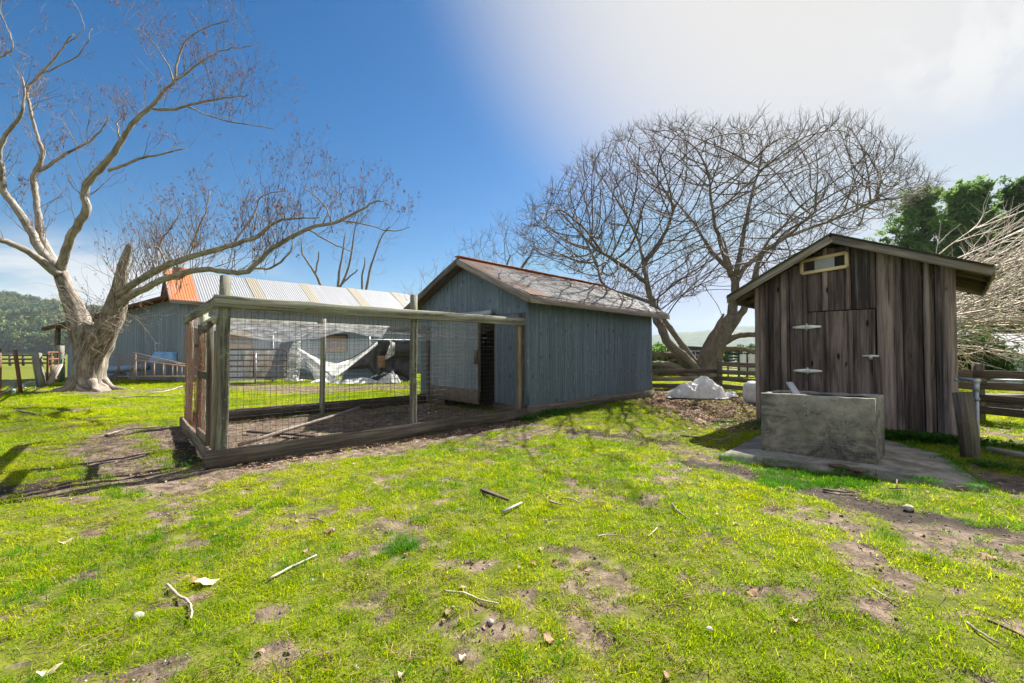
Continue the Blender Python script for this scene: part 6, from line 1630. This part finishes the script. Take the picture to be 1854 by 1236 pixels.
def chip(p, q, w, th): 
    def f(b): a, c = G(*p), G(*q); b.beam(a + Vector((0, 0, gz1(a.x, a.y) + .03)), c + Vector((0, 0, gz1(c.x, c.y) + .035)), w, th, taper=.6, jit=.003)
    return f
solo('wood_chip', 'pale pointed wood splinter lying in the middle of the lawn', 'wood chip', 'palewood', chip((911, 936), (944, 919), .034, .014), 'wood chips on the lawn')
solo('wood_chip', 'dark bark slab left of the pale splinter', 'wood chip', 'stickdark', chip((873, 896), (920, 914), .05, .03), 'wood chips on the lawn')
solo('wood_chip', 'small grey wood chip right of the pale splinter', 'wood chip', 'stick', chip((996, 913), (1016, 923), .035, .014), 'wood chips on the lawn')
def bigleaf(px, l, rz, seed=0):
    def f(b):
        g = G(*px); z = gz1(g.x, g.y) + .022; pts = []
        for i in range(9):
            t_ = i / 8; w = l * .36 * math.sin(math.pi * min(.98, t_ * .92 + .05)) * (1 + .25 * math.sin(t_ * 17 + seed)); row = []
            for j in (-1, -.5, 0, .5, 1):
                x_, y_ = -l / 2 + l * t_, j * w; row.append((g.x + x_ * math.cos(rz) - y_ * math.sin(rz), g.y + x_ * math.sin(rz) + y_ * math.cos(rz), z + abs(j) * .010 * math.sin(t_ * 4 + seed) + .006 * math.sin(t_ * 6 + seed)))
            pts.append(row)
        b.grid(pts)
    return f
M['paleleaf'] = leafmat('pale dead leaf', [(.36, .27, .18), (.5, .4, .29), (.6, .5, .4)], .2)
M['brownleaf'] = leafmat('brown dead leaf', [(.2, .11, .06), (.32, .2, .12), (.4, .27, .17)], .2)
for px, l, rz, m, lb in [((375, 1055), .15, .5, 'paleleaf', 'large curled tan leaf left of the long straight stick'), ((1438, 1133), .075, 1.3, 'paleleaf', 'whitish leaf standing out in the near right grass'), ((838, 1190), .07, 1.4, 'paleleaf', 'pale oval leaf in the near middle grass'), ((1360, 1077), .1, .2, 'brownleaf', 'tan crumpled leaf in the right middle lawn'), ((350, 1052), .1, 2.1, 'brownleaf', 'brown leaf touching the large curled tan one'), ((993, 1157), .08, -.6, 'brownleaf', 'brown leaf low in the middle foreground'), ((120, 975), .1, .9, 'paleleaf', 'pale leaf in the left lawn below the tree shadow'), ((598, 964), .11, .3, 'brownleaf', 'curled brown leaf in the lawn before the pen'), ((90, 1215), .1, .7, 'paleleaf', 'narrow pale leaf at the lower left corner'), ((728, 1218), .07, 1.5, 'paleleaf', 'small white leaf at the bottom edge of the lawn'), ((1790, 1010), .12, .3, 'brownleaf', 'grey brown leaf in the right hand mud')]:
    solo('dead_leaf', lb, 'leaf', m, bigleaf(px, l * .8, rz, l * 90), 'large dead leaves on the lawn', True)
for px, r_, lb in [((888, 1124), .02, 'grey stone in the near grass below the bent twig'), ((1556, 1042), .017, 'small white stone in the right middle lawn'), ((1285, 1150), .02, 'grey pebble in the near right grass'), ((250, 1115), .028, 'grey stone left of the curved stick'), ((600, 962), .026, 'brownish stone in the lawn before the pen'), ((1645, 922), .04, 'flat grey stone in the mud before the slab'), ((238, 704), .06, 'round pale stone by the roots of the big trunk')]:
    solo('stone', lb, 'stone', 'stone', pebble(G(*px), r_, .7), 'stones on the lawn', True)

# ------------------------------------------------------------------ haze
def haze():
    b = MB(); x0, x1, y0, y1, z0, z1 = -1700, 3400, -70, 1950, -3, 135
    v = [(x, y, z) for z in (z0, z1) for x, y in ((x0, y0), (x1, y0), (x1, y1), (x0, y1))]
    b.push(v, [[3, 2, 1, 0], [4, 5, 6, 7], [0, 1, 5, 4], [1, 2, 6, 5], [2, 3, 7, 6], [3, 0, 4, 7]], np.zeros((8, 3)), .5)
    m = bpy.data.materials.new('haze'); m.use_nodes = True; t = NT(m.node_tree); t.n.clear()
    pv = t.add('ShaderNodeVolumePrincipled'); pv.inputs['Density'].default_value = HAZE; pv.inputs['Color'].default_value = (.75, .86, 1, 1); pv.inputs['Anisotropy'].default_value = .2
    o = t.add('ShaderNodeOutputMaterial'); t.l.new(pv.outputs[0], o.inputs['Volume']); h = b.build('haze', m); h['kind'] = 'stuff'
HAZE = .00015
haze()
